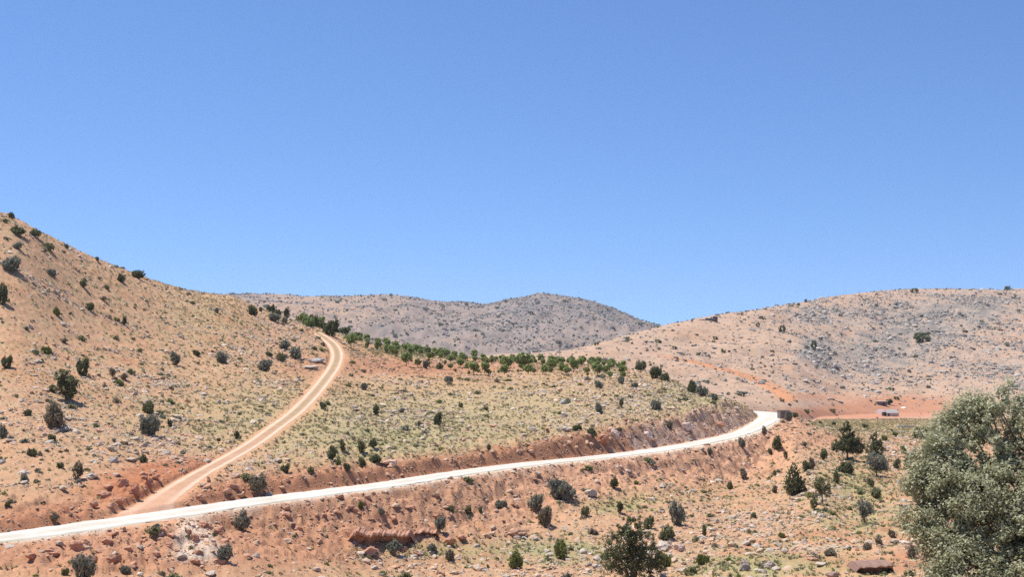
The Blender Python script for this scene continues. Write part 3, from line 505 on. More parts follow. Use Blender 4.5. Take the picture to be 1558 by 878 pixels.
#      px   base  w   h  shape     colour   label
L = [
 (17,333,14,12,'upright','dark','small dark upright bush breaking the skyline at top left of the left hill'),
 (26,356,32,15,'ragged','dark','wide dark shrub on the skyline at the far upper left'),
 (53,360,24,13,'ragged','dark','dark shrub on the ridge just right of the topmost skyline shrubs'),
 (27,378,18,11,'dome','grey','grey-green shrub just below the skyline shrubs at far upper left'),
 (73,380,24,10,'low','olive','low olive shrub just under the ridge line, upper left'),
 (17,412,34,26,'dome','grey','large rounded grey shrub near the left frame edge, high on the left hill'),
 (4,462,20,34,'ragged','dark','dark shrub cut by the left frame edge, midway up the left hill'),
 (78,420,18,10,'low','grey','low grey shrub right of the large rounded grey one, upper left hill'),
 (126,437,13,12,'dome','olive','small olive bush in open soil, upper part of the left hill'),
 (137,473,16,15,'dome','dark','compact dark shrub midway up the left hill above the paired green ones'),
 (87,480,15,15,'ragged','lime','small yellow-green ragged bush, upper middle of the left hill'),
 (190,495,10,15,'upright','dark','slim dark bush standing alone on the open orange slope'),
 (184,428,18,14,'ragged','dark','dark shrub just left of the ridge shrub on the left skyline'),
 (210,424,26,15,'dome','dark','dark domed shrub sitting on the ridge line between hill top and track'),
 (148,397,9,8,'dome','grey','tiny grey bush on the ridge line above the dark ridge shrub'),
 (101,378,10,8,'dome','grey','tiny grey bush on the ridge line near the top left'),
 (10,560,22,22,'dome','dark','dark rounded shrub at the left frame edge beside open stony ground'),
 (70,538,18,12,'low','lime','low yellow-green shrub above the large light green bush'),
 (126,571,29,32,'dome','dark','dark green round shrub behind the large light green bush on the left hill'),
 (102,609,44,54,'upright','olive','largest light green bush on the left hill, tall with a dark foot'),
 (81,597,14,14,'ragged','dark','small dark shrub touching the left foot of the large light green bush'),
 (268,556,22,26,'upright','grey','grey-green upright shrub midslope, left of the paired rounded ones'),
 (299,541,15,10,'dome','dark','small dark low shrub between the two rounded midslope shrubs'),
 (337,552,25,22,'dome','grey','rounded grey-green shrub midslope, left of the one nearest the track'),
 (402,565,25,24,'dome','grey','rounded grey-green shrub midslope nearest to the twin rut track'),
 (384,480,22,19,'dome','dark','dark shrub near the crest where the left hill meets the far hill'),
 (330,476,11,10,'dome','grey','small grey bush just below the crest of the left hill'),
 (171,573,13,16,'upright','brown','slim brownish bush right of the large green bush on the left hill'),
 (188,577,13,11,'ragged','brown','small ragged brownish bush between stones on the left hill'),
 (181,587,19,10,'low','lime','low yellow-green shrub among pale stones on the left hill'),
 (43,632,15,11,'dome','dark','small dark green bush left of the bushy brown one on the left hill'),
 (84,651,46,40,'ragged','brown','large straggly brownish bush on the lower left hill beside a pale rock'),
 (79,672,16,14,'dome','olive','small olive bush below the large straggly brownish one'),
 (227,630,24,25,'dome','olive','olive bush standing directly behind the big grey one on the stony patch'),
 (226,661,41,35,'dome','grey','big rounded grey shrub on the pale stony patch above the track'),
 (259,650,10,13,'dome','dark','tiny dark bush just right of the big grey shrub on the stony patch'),
 (3,668,18,24,'dome','grey','grey bush cut by the left frame edge on the lower left hill'),
 (49,694,17,12,'low','olive','low olive bush on the lower left hill near the edge of the frame'),
 (118,730,20,29,'upright','brown','upright brownish-grey shrub low on the left hill above the red bank'),
 (92,713,17,13,'dome','olive','olive bush just left of the upright brownish shrub above the red bank'),
 (37,734,18,14,'dome','grey','small grey bush beside a pale rock low on the left hill'),
 (58,720,14,10,'dome','brown','small brown bush between pale rocks low on the left hill'),
 (12,771,12,10,'dome','dark','tiny dark bush on the red bank just above the road at far left'),
 (82,792,18,16,'ragged','brown','brownish tuft-like bush on the red bank right above the road'),
 (128,882,42,44,'dome','grey','large grey-green shrub below the road at the bottom left of the frame'),
 (99,876,16,14,'dome','dark','small dark bush left of the large grey-green one at the bottom left'),
 (370,806,34,34,'ragged','grey','grey-green shrub hugging the lower edge of the white road'),
 (341,854,30,30,'dome','grey','grey-green shrub on the red slope right of the white gravel spill'),
 (392,748,40,28,'dome','brown','pale brownish domed bush between the track and the white road'),
 (191,872,22,12,'low','grey','low grey-green bush right of the large shrub at bottom left'),
 (360,667,12,13,'upright','dark','slim dark bush at the foot of the slope just above the track'),
 (218,703,18,14,'ragged','olive','olive bush on the lip of the red bank above the track mouth'),
 (434,720,21,17,'dome','dark','small dark green bush between track and road'),
 (473,719,16,12,'ragged','olive','faint olive bush just right of the small dark one between track and road'),
 (491,622,13,12,'dome','olive','small olive bush on the grassy slope just right of the track'),
 (573,633,15,20,'upright','dark','small upright dark bush alone on the open grassy slope'),
 (667,646,20,22,'dome','dark','round dark shrub alone in the middle of the open grassy slope'),
 (611,628,11,9,'dome','grey','small grey bush among pale stones between the two lone dark ones'),
 (554,593,14,12,'dome','grey','small grey bush on the stony strip above the open grassy slope'),
 (505,699,22,24,'ragged','dark','leftmost dark shrub of the cluster above the road'),
 (522,686,14,18,'upright','olive','upright olive shrub at the top left of the cluster above the road'),
 (549,689,18,24,'upright','olive','tall olive shrub in the middle of the cluster above the road'),
 (568,681,18,16,'ragged','dark','topmost dark shrub of the cluster above the road'),
 (551,713,18,18,'dome','dark','lowest dark shrub of the cluster above the road'),
 (571,704,28,16,'ragged','dark','wide dark shrub at the right end of the cluster above the road'),
 (527,716,14,14,'dome','dark','small dark shrub at the lower left foot of the cluster above the road'),
 (515,708,14,12,'ragged','lime','yellow-green small shrub within the cluster above the road'),
 (745,686,8,12,'upright','dark','tiny upright dark bush just above the road, mid picture'),
 (701,620,9,9,'dome','dark','tiny dark bush among stones right of the lone round shrub'),
 (580,782,15,12,'dome','grey','small grey bush on the slope above the red rock ledge'),
 (668,806,25,22,'dome','grey','grey-green shrub at the right end above the red rock ledge'),
 (687,779,12,11,'dome','olive','leftmost of three small olive bushes on the slope below the road'),
 (712,783,12,15,'upright','olive','middle of three small olive bushes on the slope below the road'),
 (731,780,9,11,'dome','olive','rightmost of three small olive bushes on the slope below the road'),
 (763,773,20,12,'low','grey','low grey bush on the slope right of the three small olive ones'),
 (598,842,26,22,'ragged','grey','grey shrub growing under the red rock ledge'),
 (657,840,22,16,'ragged','grey','grey shrub beside fallen blocks right of the red ledge'),
 (684,853,20,20,'dome','brown','brownish rounded bush in front of the ledge, on green grass'),
 (549,773,11,10,'low','lime','small yellow-green bush high on the slope below the road'),
 (853,760,46,38,'dome','grey','largest rounded grey shrub on the slope below the road, mid picture'),
 (814,776,30,28,'dome','grey','grey shrub just behind its lighter neighbour, left of the largest grey one'),
 (828,800,34,34,'dome','brown','pale brown-grey round shrub on a short stem left of the large grey one'),
 (935,742,20,18,'ragged','dark','small dark shrub among pale rocks just below the road'),
 (891,786,18,17,'dome','olive','small olive shrub right below the largest rounded grey one'),
 (942,781,12,20,'upright','dark','slim dark shrub at the end of the green strip above the dark tree'),
 (855,851,28,34,'dome','lime','bright green bush left of the dark multi-stemmed tree'),
 (785,866,26,30,'ragged','lime','bright yellow-green bush at the bottom, left of mid picture'),
 (987,806,20,26,'dome','olive','olive shrub touching the upper right of the dark multi-stemmed tree'),
 (1016,822,34,28,'ragged','olive','wide dark olive shrub right of the dark multi-stemmed tree, beside pale rocks'),
 (1031,800,35,40,'dome','grey','tall rounded grey shrub with a dark foot above the wide olive one'),
 (1009,862,26,22,'low','lime','yellow-green low bush at the right foot of the dark multi-stemmed tree'),
 (1072,817,11,20,'upright','olive','slim olive bush standing right of the pale rock pile'),
 (1146,790,12,12,'dome','olive','small olive bush in the middle of the stony slope'),
 (1070,858,24,14,'low','lime','low green bush between stones near the bottom, right of the tree'),
 (1111,745,14,12,'low','olive','low olive bush on the orange slope below the road bend'),
 (1080,692,12,14,'dome','grey','dark grey bush hugging the road shoulder, left one of two'),
 (1129,681,15,18,'dome','grey','dark grey bush hugging the road shoulder, right one of two'),
 (1131,729,14,19,'upright','grey','lone grey upright bush on the bare pink slope below the road'),
 (911,628,16,18,'dome','grey','dark grey shrub on the stony spur slope above the road'),
 (901,664,18,18,'ragged','olive','olive bush on top of the red cut bank'),
 (1018,652,14,14,'dome','brown','brownish bush on the upper edge of the pink cut bank'),
 (878,656,16,10,'low','dark','low dark bush beside pale boulders above the red cut bank'),
 (945,620,9,16,'upright','olive','slim olive bush on the stony spur slope'),
 (998,622,20,14,'low','grey','low mauve-grey bush on the stony part of the spur'),
 (911,590,16,13,'dome','grey','grey bush just under the orchard edge, left one of two'),
 (945,584,13,14,'dome','grey','grey bush just under the orchard edge, right one of two'),
 (1053,598,18,22,'ragged','dark','dark shrub on the right shoulder of the spur, leftmost of three'),
 (1069,603,22,18,'dome','grey','grey shrub on the right shoulder of the spur, middle of three'),
 (1087,610,14,13,'dome','grey','grey shrub on the right shoulder of the spur, rightmost of three'),
 (1183,684,22,24,'ragged','dark','dark ragged shrub just below the end of the white road'),
 (1173,693,10,14,'dome','dark','small dark shrub left of the ragged one below the road end'),
 (1195,697,10,14,'dome','olive','small olive shrub right of the ragged one below the road end'),
 (1163,664,10,16,'upright','brown','slim brown shrub directly under the road end'),
 (1248,642,7,6,'dome','dark','tiny dark bush right of the road end, left one of two'),
 (1269,641,8,8,'dome','dark','tiny dark bush right of the road end, right one of two'),
 (1211,632,12,10,'dome','dark','round dark bush right of the stone block at the road end'),
 (1200,641,16,19,'dome','grey','dark grey bush leaning against the stone block at the road end'),
 (1253,700,15,20,'upright','olive','olive upright shrub left of the tallest dark tree on the valley side'),
 (1287,720,34,16,'low','dark','low dark spreading shrub in front of the tallest dark tree'),
 (1272,736,13,22,'upright','olive','narrow olive shrub between the tallest dark tree and the small olive tree'),
 (1226,718,18,18,'dome','dark','dark shrub just right behind the dense conical cypress-like tree'),
 (1234,713,16,20,'ragged','brown','greyish brown shrub behind the dense conical tree'),
 (1239,776,12,22,'upright','olive','slim shrub at the left foot of the small olive tree'),
 (1325,741,14,15,'dome','olive','small olive shrub on red soil below the large round grey one'),
 (1333,756,26,13,'low','olive','low olive shrub halfway between the round grey one and the small lollipop tree'),
 (1366,714,16,20,'dome','olive','olive shrub right of the large round grey one'),
 (1381,712,18,22,'upright','olive','taller olive shrub next to the big foreground oak'),
 (1346,671,13,10,'dome','lime','small green bush on the yellow field behind the trees, left of two'),
 (1361,664,10,8,'dome','lime','small green bush on the yellow field, right of two'),
 (1316,650,12,8,'dome','olive','small olive bush on the far edge of the yellow field'),
 (1397,668,26,14,'low','olive','wide olive bush beside the upper edge of the foreground oak'),
 (1402,662,18,14,'dome','dark','dark bush behind the wide olive one beside the foreground oak'),
 (1374,690,12,14,'dome','lime','small green bush between field and foreground oak'),
 (1178,724,8,10,'dome','olive','tiny olive bush left of the dense conical tree'),
 (1178,750,11,14,'ragged','brown','small brownish bush below left of the dense conical tree'),
 (1190,819,14,8,'low','lime','low green bush on the valley floor right of the stony slope'),
 (1376,806,18,18,'ragged','olive','olive bush at the left foot of the foreground oak'),
]
for a in L: shrub(*a)
# valley-floor vegetation banks: maroon thorny cushions
for a in [(1263,846,30,14,'ragged','brown','dark brown thorny mound in the middle of the valley floor'),
          (1320,837,17,13,'dome','brown','left one of three dark brown thorny mounds in a slanting row'),
          (1337,830,17,15,'dome','brown','middle one of three dark brown thorny mounds in a slanting row'),
          (1357,818,17,14,'dome','brown','right one of three dark brown thorny mounds in a slanting row'),
          (1388,850,18,24,'ragged','brown','straggly brown thorny plant on red soil left of the foreground oak')]:
    shrub(*a, None, 'thorny_shrub')

# low cushion plants over the slopes: the largest as objects, the rest as ground cover
px, Y = sample_area(9000, 80, 295); k_ = vis(px, Y); px, Y = px[k_], Y[k_]; X = (px-CX)/F*Y
d_r = bil(np.minimum(dr, 99), px, Y); d_t = bil(np.minimum(dt-tw, 99), px, Y); cl = fbm(X, Y, 7, 3, .6, 611); sy = bil(SY, px, Y)
k_ = (rng.random(len(Y)) < .26+1.1*cl) & (d_r > HW+.9) & (d_t > .8) & ~((px > 560) & (px < 960) & (sy < 572))
px, Y, X, sy = px[k_], Y[k_], X[k_], sy[k_]; S = np.minimum(.18*(1-rng.random(len(Y)))**(-1/2.4), .6)
vs = S/Y; big = np.argsort(-vs)[:260]; rest = np.setdiff1d(np.arange(len(S)), big); print('cushions', len(S))
_cush = {}
for cc in ('grey', 'olive', 'dark', 'brown', 'lime'):
    for v in range(3):
        sd = 900+v+ord(cc[0]); cen = blobs_cent([(0,0,.25,.85,.85,.45),(.2,.1,.4,.5,.5,.4)], 54, sd); cen[:, 2] = np.maximum(cen[:, 2], .03)
        _cush[cc, v] = leaf_mesh('cushion_plant', cen, np.full((54, 1), .28), 8, .27, *COL[cc], seed=sd)
wordc = {'grey': 'grey-green', 'olive': 'olive', 'dark': 'dark green', 'brown': 'brownish', 'lime': 'yellow-green'}
for i in big:
    cc = random.choice(['grey', 'olive', 'olive', 'brown', 'brown', 'lime']); o = link('cushion_plant', _cush[cc, random.randint(0, 2)]); s = float(S[i])
    o.scale = (s, s, s*random.uniform(.8, 1.3)); o.location = (float(X[i]), float(Y[i]), float(gz(X[i], Y[i])[0])-.02); o.rotation_euler = (0, 0, random.uniform(0, 6.28))
    side = 'below the white road' if bil(sr, px[i], Y[i])[0] <= 0 and Y[i] < 240 else 'above the white road'
    tag(o, 'small '+wordc[cc]+' cushion plant dotting the slope '+side, 'cushion plant', wordc[cc]+' cushion plants '+side)
n = len(rest); K = 26; d = rng.normal(size=(n, K, 3)); d /= np.linalg.norm(d, axis=2)[..., None]; d[..., 2] = np.abs(d[..., 2])
Sr = S[rest][:, None, None]; C0 = np.column_stack([X[rest], Y[rest], gz(X[rest], Y[rest])])[:, None]+d*Sr*rng.uniform(.5, 1, (n, K, 1))*np.array([1, 1, .9])
t_ = rng.normal(size=(n, K, 3)); t_ /= np.linalg.norm(t_, axis=2)[..., None]; b_ = np.cross(t_, d); b_ /= np.linalg.norm(b_, axis=2)[..., None]+1e-6; LL = Sr*.34
Vv = np.stack([C0-t_*LL, C0+b_*LL, C0+t_*LL, C0-b_*LL], 2).reshape(-1, 3)
pal = np.array([(.20,.20,.14),(.20,.21,.10),(.15,.16,.08),(.25,.20,.14),(.22,.24,.09)])[rng.integers(0, 5, n)]*rng.uniform(.75, 1.2, (n, 1))
tag(link('ground_cover', mesh_np('ground_cover', Vv, np.arange(len(Vv)).reshape(-1, 4), M_leaf, np.repeat(pal, K*4, 0))), 'tiny herbs and thorn cushions scattered over the slopes', 'ground cover', kind='stuff')

# ---------------------------------------------------------------- bushes on the far slopes
_hb = [leaf_mesh('hill_bush', blobs_cent([(0,0,.4,1,1,.6)], 26, 70+v), np.full((26, 1), .3), 8, .4, *COL['dark' if v < 2 else 'grey'], seed=70+v) for v in range(4)]
def far_bushes(n, y0, y1, m0, m1, lay, smin, smax, label, group, dens=None):
    px, Y = sample_area(n*6, y0, y1, m0, m1); k_ = vis(px, Y) & (bil((layer == lay).astype(float), px, Y) > .5); px, Y = px[k_][:n*2], Y[k_][:n*2]
    if dens: k_ = rng.random(len(px)) < dens(px, bil(SY, px, Y)); px, Y = px[k_], Y[k_]
    for p, y in list(zip(px, Y))[:n]:
        x = (p-CX)/F*y; o = link('hill_bush', random.choice(_hb)); s = smin+(smax-smin)*random.random()**2.2
        o.scale = (s, s, s*random.uniform(.8, 1.3)); o.location = (x, y, float(gz(x, y)[0])-.05); o.rotation_euler[2] = random.uniform(0, 6.28); tag(o, label, 'bush', group)
far_bushes(200, 470, 1110, 900, 1590, 1, .5, 1.7, 'small dark bush dotting the bare right hill', 'bushes dotting the right hill')
far_bushes(90, 1550, 2140, 330, 1000, 2, 1.6, 4.0, 'tiny dark bush speck on the grey far hill', 'bushes on the far hill')
for px_, py_, w_, h_, lab in [(1391,445,14,8,'dark round bush on the skyline of the right hill, the largest up there'),(1226,460,6,6,'small dark bush on the skyline halfway along the right hill'),
    (1190,506,12,14,'upright dark bush on the upper left of the right hill'),(1153,497,7,8,'small dark bush near the skyline left of the upright one on the right hill'),
    (1403,518,34,15,'broad dark thicket in the middle of the right hill'),(1215,465,6,5,'smallest skyline bush of the pair halfway along the right hill'),
    (1129,480,5,6,'tiny dark bush on the skyline right of the ruin'),(1053,490,4,6,'tiny dark bush on the skyline left of the ruin'),(1533,441,12,7,'dark bush on the skyline at the right end of the right hill'),
    (1238,532,10,18,'dark bush clinging to the crag on the right hill')]:
    x, y, z = hit(px_, py_, 350); o = link('hill_bush', _hb[random.randint(0, 1)]); o.scale = (w_/F*y/2.3, w_/F*y/2.3, h_/F*y/1.2); o.location = (x, y, z); tag(o, lab, 'bush')

def specks(n, y0, y1, m0, m1, lay, s0, s1, label, nm):
    px, Y = sample_area(n*4, y0, y1, m0, m1); k_ = vis(px, Y) & (bil((layer == lay).astype(float), px, Y) > .5); px, Y = px[k_][:n], Y[k_][:n]; k_ = fbm((px-CX)/F*Y, Y, 90, 3, .6, 700)+.5*(rng.random(len(px))-.5) > -.12; px, Y = px[k_], Y[k_]
    X = (px-CX)/F*Y; S = s0+(s1-s0)*rng.random(len(X))**2.5; V, Fc = icos(np.column_stack([X, Y, gz(X, Y)+S*.3]), S, .8); c = np.array([.12, .125, .08])*rng.uniform(.6, 1.5, (len(X), 1))
    tag(link(nm, mesh_np(nm, V, Fc, M_leaf, np.repeat(c, 12, 0))), label, 'scrub', kind='stuff')
specks(1500, 440, 1130, 820, 1600, 1, .25, .8, 'tiny scrub speckling the right hill', 'hill_scrub')
specks(3200, 1500, 2180, 300, 1060, 2, .6, 2.0, 'tiny scrub speckling the far hill', 'far_scrub')
# ---------------------------------------------------------------- orchard
def tree_parts(seed, blobs, n, crad, per, size, colour, stems, root, aspect=.6, shell=.4):
    n = int(n*1.5); size *= 1.3; cen = blobs_cent(blobs, n, seed); r_ = np.random.default_rng(seed)
    f = leaf_mesh('crown', cen, r_.uniform(crad*.6, crad*1.3, (n, 1)), per, size, *COL[colour], seed=seed, aspect=aspect, shell=shell)
    sts = list(stems)
    for i in range(12):
        e = cen[r_.integers(0, n)]; p0, rad = stems[i % len(stems)]; a = np.array(p0[-1], float); mid = (a+e)/2+r_.normal(size=3)*.04; sts.append(([tuple(a-(a-np.array(p0[-2]))*.3), tuple(mid), tuple(e)], [rad[-1], rad[-1]*.6, .01]))
    return f, wood_mesh('trunk', sts, 6)
_ot = []
for v in range(5):
    bl = [(0,0,1.35,.85,.85,.75),(.35,.2,1.6,.5,.5,.45),(-.4,.1,1.3,.5,.5,.45)]; _ot.append(tree_parts(300+v, bl, 60, .3, 16, .17, 'orch', [([(0,0,-.1),(.03,0,.4),(0,.03,.9)], [.07,.055,.045])], None))
_oy = [tree_parts(330+v, [(0,0,1.0,.6,.6,.6)], 40, .28, 12, .17, 'lime', [([(0,0,-.1),(.02,0,.3),(0,.02,.6)], [.05,.04,.03])], None) for v in range(3)]
def place_tree(name, x, y, s, parts, label, cat='tree', group=None, sz=None):
    t = empty(name, (x, y, float(gz(x, y)[0])-.03), random.uniform(0, 6.28), (s, s, sz or s)); tag(t, label, cat, group); link('crown', parts[0], t); link('trunk', parts[1], t); return t
for r, y0 in enumerate((236, 242, 248.5, 255, 262, 269, 275, 280, 285)):
    step = 3.3 if r < 5 else 1.9
    x = (590-CX)/F*y0+random.uniform(0, 2)
    if r >= 5: x = (545-CX)/F*y0
    while x < (955-CX)/F*y0:
        px_ = CX+x*F/y0
        lim = np.interp(px_, [500, 560, 640, 720, 800, 960], [285, 256, 240, 233, 232, 232])
        if y0 > lim and random.random() < (.93 if r > 4 else .8):
            yg = random.random() < (.22 if r > 4 else .45)
            place_tree('orchard_tree', x+random.uniform(-.4, .4), y0+random.uniform(-.8, .8), random.uniform(.5, .9) if r > 4 else random.uniform(.35, .9), random.choice(_oy if yg else _ot),
                       ('pale yellow-green sapling' if yg else 'green young fruit tree')+(' in the dense back rows of the orchard' if r > 4 else ' in the open front rows of the orchard'), 'tree',
                       ('saplings' if yg else 'green trees')+(' in the back orchard rows' if r > 4 else ' in the front orchard rows'))
        x += step*random.uniform(.85, 1.15)
OT = [(534,530,26,24,'green fruit tree with a short trunk standing alone right of the track bend'),(618,557,21,22,'round green fruit tree casting a dark shadow at the lower left corner of the orchard'),
 (721,571,20,22,'leftmost tree of the front orchard terrace'),(738,571,16,22,'second tree from the left on the front orchard terrace'),(770,565,24,24,'wide green tree on the front orchard terrace, left of the broadest one'),
 (797,564,30,28,'broadest green tree on the front orchard terrace'),(838,567,22,22,'dark green tree right of the broadest one on the orchard terrace'),(854,569,14,16,'small tree squeezed right of the dark green terrace tree'),
 (873,567,14,22,'yellowish slender tree on the orchard terrace'),(909,573,20,22,'dark tree near the right end of the orchard terrace'),(928,576,12,12,'smallest tree at the right end of the orchard terrace')]
for px_, py_, w_, h_, lab in OT:
    x, y, z = hit(px_, py_); place_tree('fruit_tree', x, y, w_/F*y/2.1, random.choice(_ot), lab, sz=h_/F*y/2.15)
for a in [(505,512,30,32,'dome','dark','largest dark green thicket bush beside the top of the track'),(486,497,24,20,'dome','orch','green bush in the thicket left of the largest dark one'),
 (477,492,22,20,'dome','dark','round dark bush rising above the crest thicket'),(458,490,22,18,'dome','orch','green bush at the left end of the crest thicket'),(470,497,24,14,'low','orch','low green bush at the front of the crest thicket'),
 (496,492,24,14,'dome','dark','dark bush behind the largest one in the crest thicket'),(523,506,28,14,'dome','dark','dark bush right of the track thicket on the crest'),(541,508,20,12,'dome','olive','olive bush farther right along the crest before the orchard'),
 (418,488,26,14,'dome','grey','grey bush left of the green crest thicket'),(433,492,14,12,'dome','grey','small grey bush between the grey and green crest bushes'),
 (410,472,10,14,'upright','dark','leftmost of the pointed dark bushes on the crest'),(415,472,8,16,'upright','dark','tallest of the left pair of pointed dark bushes on the crest'),(437,478,11,17,'upright','dark','pointed dark bush standing alone on the crest right of the pair'),
 (397,474,7,9,'dome','dark','tiny dark bush left of the pointed crest bushes'),(422,478,14,9,'low','olive','low olive bush between the pointed crest bushes'),
 (451,546,26,22,'dome','grey','grey shrub among pale rocks left of the track bend'),(432,530,26,14,'ragged','grey','grey shrub with rocks above its neighbour left of the track bend'),(410,543,14,10,'dome','dark','small dark shrub on the slope left of the track bend'),
 (428,549,18,12,'low','olive','low olive shrub in the rocks left of the track bend'),(975,562,26,16,'dome','dark','dark bush at the right end of the orchard, behind the largest'),(998,576,30,22,'dome','dark','largest dark green bush at the right end of the orchard'),
 (1012,580,18,12,'low','olive','low olive bush at the right foot of the largest orchard end bush'),(966,590,14,10,'dome','grey','small grey bush below the right end of the orchard'),(647,560,14,15,'dome','grey','grey bush on the orchard edge right of the round fruit tree'),
 (668,562,15,12,'ragged','olive','olive bush on the orchard edge among pale stones'),(683,582,14,9,'low','grey','low grey bush below the orchard edge'),(558,530,9,14,'upright','orch','slender green sapling right of the lone fruit tree'),(573,532,9,16,'upright','orch','second slender green sapling right of the lone fruit tree'),
 (589,538,10,17,'upright','orch','taller dark green sapling left of the round fruit tree'),(603,542,11,18,'upright','orch','dark green sapling just left of the round fruit tree')]: shrub(*a)

# ---------------------------------------------------------------- individual trees
def special(name, px_, py_, wpx, hpx, blobs, n, crad, per, size, colour, stems, label, seed, aspect=.6, shell=.4, ref=(2.0, 2.0), lo=74):
    x, y, z = hit(px_, py_, lo); f, tkm = tree_parts(seed, blobs, n, crad, per, size, colour, stems, None, aspect, shell)
    t = empty(name, (x, y, z-.05), 0, (wpx/F*y/ref[0], wpx/F*y/ref[0], hpx/F*y/ref[1])); tag(t, label, 'tree'); link('crown', f, t); link('trunk', tkm, t); return t
st1 = [([(0,0,-.1),(.02,0,.15),(0,.02,.5)], [.07,.055,.04])]
special('evergreen_tree', 1289, 701, 56, 60, [(0,0,1.75,.22,.22,.25),(0,0,1.45,.45,.45,.35),(.1,0,1.05,.65,.6,.35),(-.45,0,.75,.5,.5,.25),(.5,0,.65,.5,.5,.3),(0,0,.75,.6,.6,.35)], 260, .12, 26, .06, 'dark', st1, 'tallest dark evergreen tree on the valley side with a peaked crown', 401, ref=(2.05, 2.0))
special('evergreen_tree', 1331, 702, 32, 48, [(0,0,1.6,.4,.4,.35),(.1,0,1.2,.7,.7,.4),(.3,0,.75,.8,.8,.4),(-.3,0,.8,.6,.6,.4)], 120, .15, 24, .08, 'dark', st1, 'smaller dark evergreen tree right of the tallest one, behind a round grey bush', 402, ref=(2.0, 2.0))
special('conical_tree', 1208, 752, 40, 50, [(0,0,1.68,.22,.22,.3),(0,0,1.4,.42,.42,.35),(0,0,1.1,.62,.62,.4),(.05,0,.8,.8,.8,.4),(.08,0,.5,.9,.9,.4),(.1,0,.3,.8,.8,.28)], 460, .075, 20, .055, 'dark', st1, 'dense conical dark green tree standing alone like a cypress', 403, ref=(1.9, 1.95), shell=.5)
special('round_tree', 1333, 724, 35, 38, [(0,0,1.2,1,1,.75),(.3,0,.8,.8,.8,.5)], 130, .2, 24, .09, 'grey', st1, 'large round grey-green bush tree in front of the smaller evergreen', 404, ref=(2.0, 2.0))
special('small_tree', 1251, 766, 29, 41, [(-.1,0,1.35,.9,.9,.6),(.3,0,1.0,.7,.7,.45),(-.4,0,1.6,.5,.5,.4)], 110, .2, 20, .09, 'olive', [([(0,0,-.1),(.03,0,.3),(-.1,.02,.8)], [.08,.06,.05])], 'small olive tree on a bare trunk casting a slanting shadow', 405, ref=(2.0, 2.0))
special('small_tree', 1315, 797, 28, 40, [(-.15,0,1.5,.75,.75,.5),(.2,0,1.1,.85,.8,.5),(0,0,.7,.4,.4,.35)], 110, .2, 20, .09, 'grey', [([(0,0,-.1),(.03,0,.3),(-.1,.02,.8)], [.1,.08,.05])], 'small round-headed tree with a dark thin foot near the foreground oak', 406, ref=(2.0, 2.0))
special('small_tree', 1353, 616, 11, 9, [(0,0,1.1,1,1,.85)], 60, .3, 16, .22, 'dark', st1, 'dark round tree beside the upper farm shed across the valley', 407, ref=(2.0, 2.0), lo=420)
stm = [([(-.05,0,-.1),(-.2,0,.3),(-.5,.1,.9)], [.07,.055,.03]), ([(.05,0,-.1),(.15,.1,.4),(.35,0,1.0)], [.07,.055,.03]), ([(0,.05,-.1),(0,.1,.5),(0,.1,1.2)], [.08,.06,.03])]
special('multi_stemmed_tree', 962, 884, 104, 104, [(0,0,1.55,.45,.4,.4),(.15,0,1.25,.62,.5,.45),(-.35,0,1.05,.55,.5,.5),(.45,0,.75,.6,.5,.4),(-.55,0,.55,.5,.45,.4),(.1,0,.6,.7,.6,.5),(.75,0,.5,.35,.35,.25)], 300, .13, 30, .045, 'dark', stm, 'large dark multi-stemmed tree at the bottom, right of mid picture', 408, ref=(2.15, 2.0))
# foreground oak
def oak():
    y = 24.0; x = 9.35; z = float(gz(x, y)[0]); t = empty('holm_oak', (x, y, z)); tag(t, 'huge grey-green oak crown filling the lower right corner of the foreground', 'tree')
    zc = lambda py: (HY-py-6)/F*y-z; xc = lambda p: (p+12-CX)/F*y-x
    bl = []
    for px_, py_, r in [(1530,650,.62),(1500,700,.8),(1450,690,.55),(1560,730,.95),(1440,745,.7),(1490,800,.9),(1425,790,.55),(1560,840,1.0),(1450,860,.7),(1500,900,.9),(1620,680,.95),(1650,800,1.2),(1600,900,1.1),(1440,930,.7),(1690,740,.9),(1402,745,.36),(1415,715,.38),(1475,650,.38),(1425,675,.28),(1505,622,.35),(1540,610,.45),(1390,775,.45),(1395,735,.35),(1385,800,.3),(1420,900,.6),(1470,760,.8),(1530,760,.9),(1410,850,.4),(1590,640,.6),(1468,637,.34),(1492,618,.3),(1435,658,.34),(1380,725,.3),(1420,700,.42),(1442,715,.5),(1405,728,.34),(1405,850,.42),(1400,885,.5),(1412,818,.42),(1440,840,.6)]:
        bl.append((xc(px_), 1.1-(py_-600)/300*2.3+random.uniform(-.35, .35), zc(py_), r, r*1.0, r*.8))
    sub = []
    r_ = np.random.default_rng(77); cen = blobs_cent(bl, 1700, 77, .3)
    crad = r_.uniform(.12, .27, (1700, 1))
    f = leaf_mesh('crown', cen, crad, 100, .056, (.32, .325, .185), (.51, .50, .32), mat=M_oak, seed=5, aspect=.55, shell=.25); link('crown', f, t)
    st = [([(0,0,-.3),(-.1,0,.8),(-.5,.1,1.9),(-.9,0,2.9)], [.26,.2,.13,.06]), ([(.1,0,-.3),(.3,.1,1.0),(.6,0,2.3),(.9,.2,3.6)], [.24,.19,.12,.05]), ([(0,.1,-.3),(0,.2,1.2),(-.1,.1,2.6),(0,0,4.2)], [.22,.18,.11,.04])]
    for i in range(70):
        e = cen[r_.integers(0, 1700)]; p0, rad = st[i % 3]; k = r_.integers(1, 4); a = np.array(p0[k], float); m = (a+e)/2+r_.normal(size=3)*.12; st.append(([tuple(a), tuple(m), tuple(e)], [rad[k]*.5, .03, .008]))
    link('trunk', wood_mesh('trunk', st, 7), t)
oak()

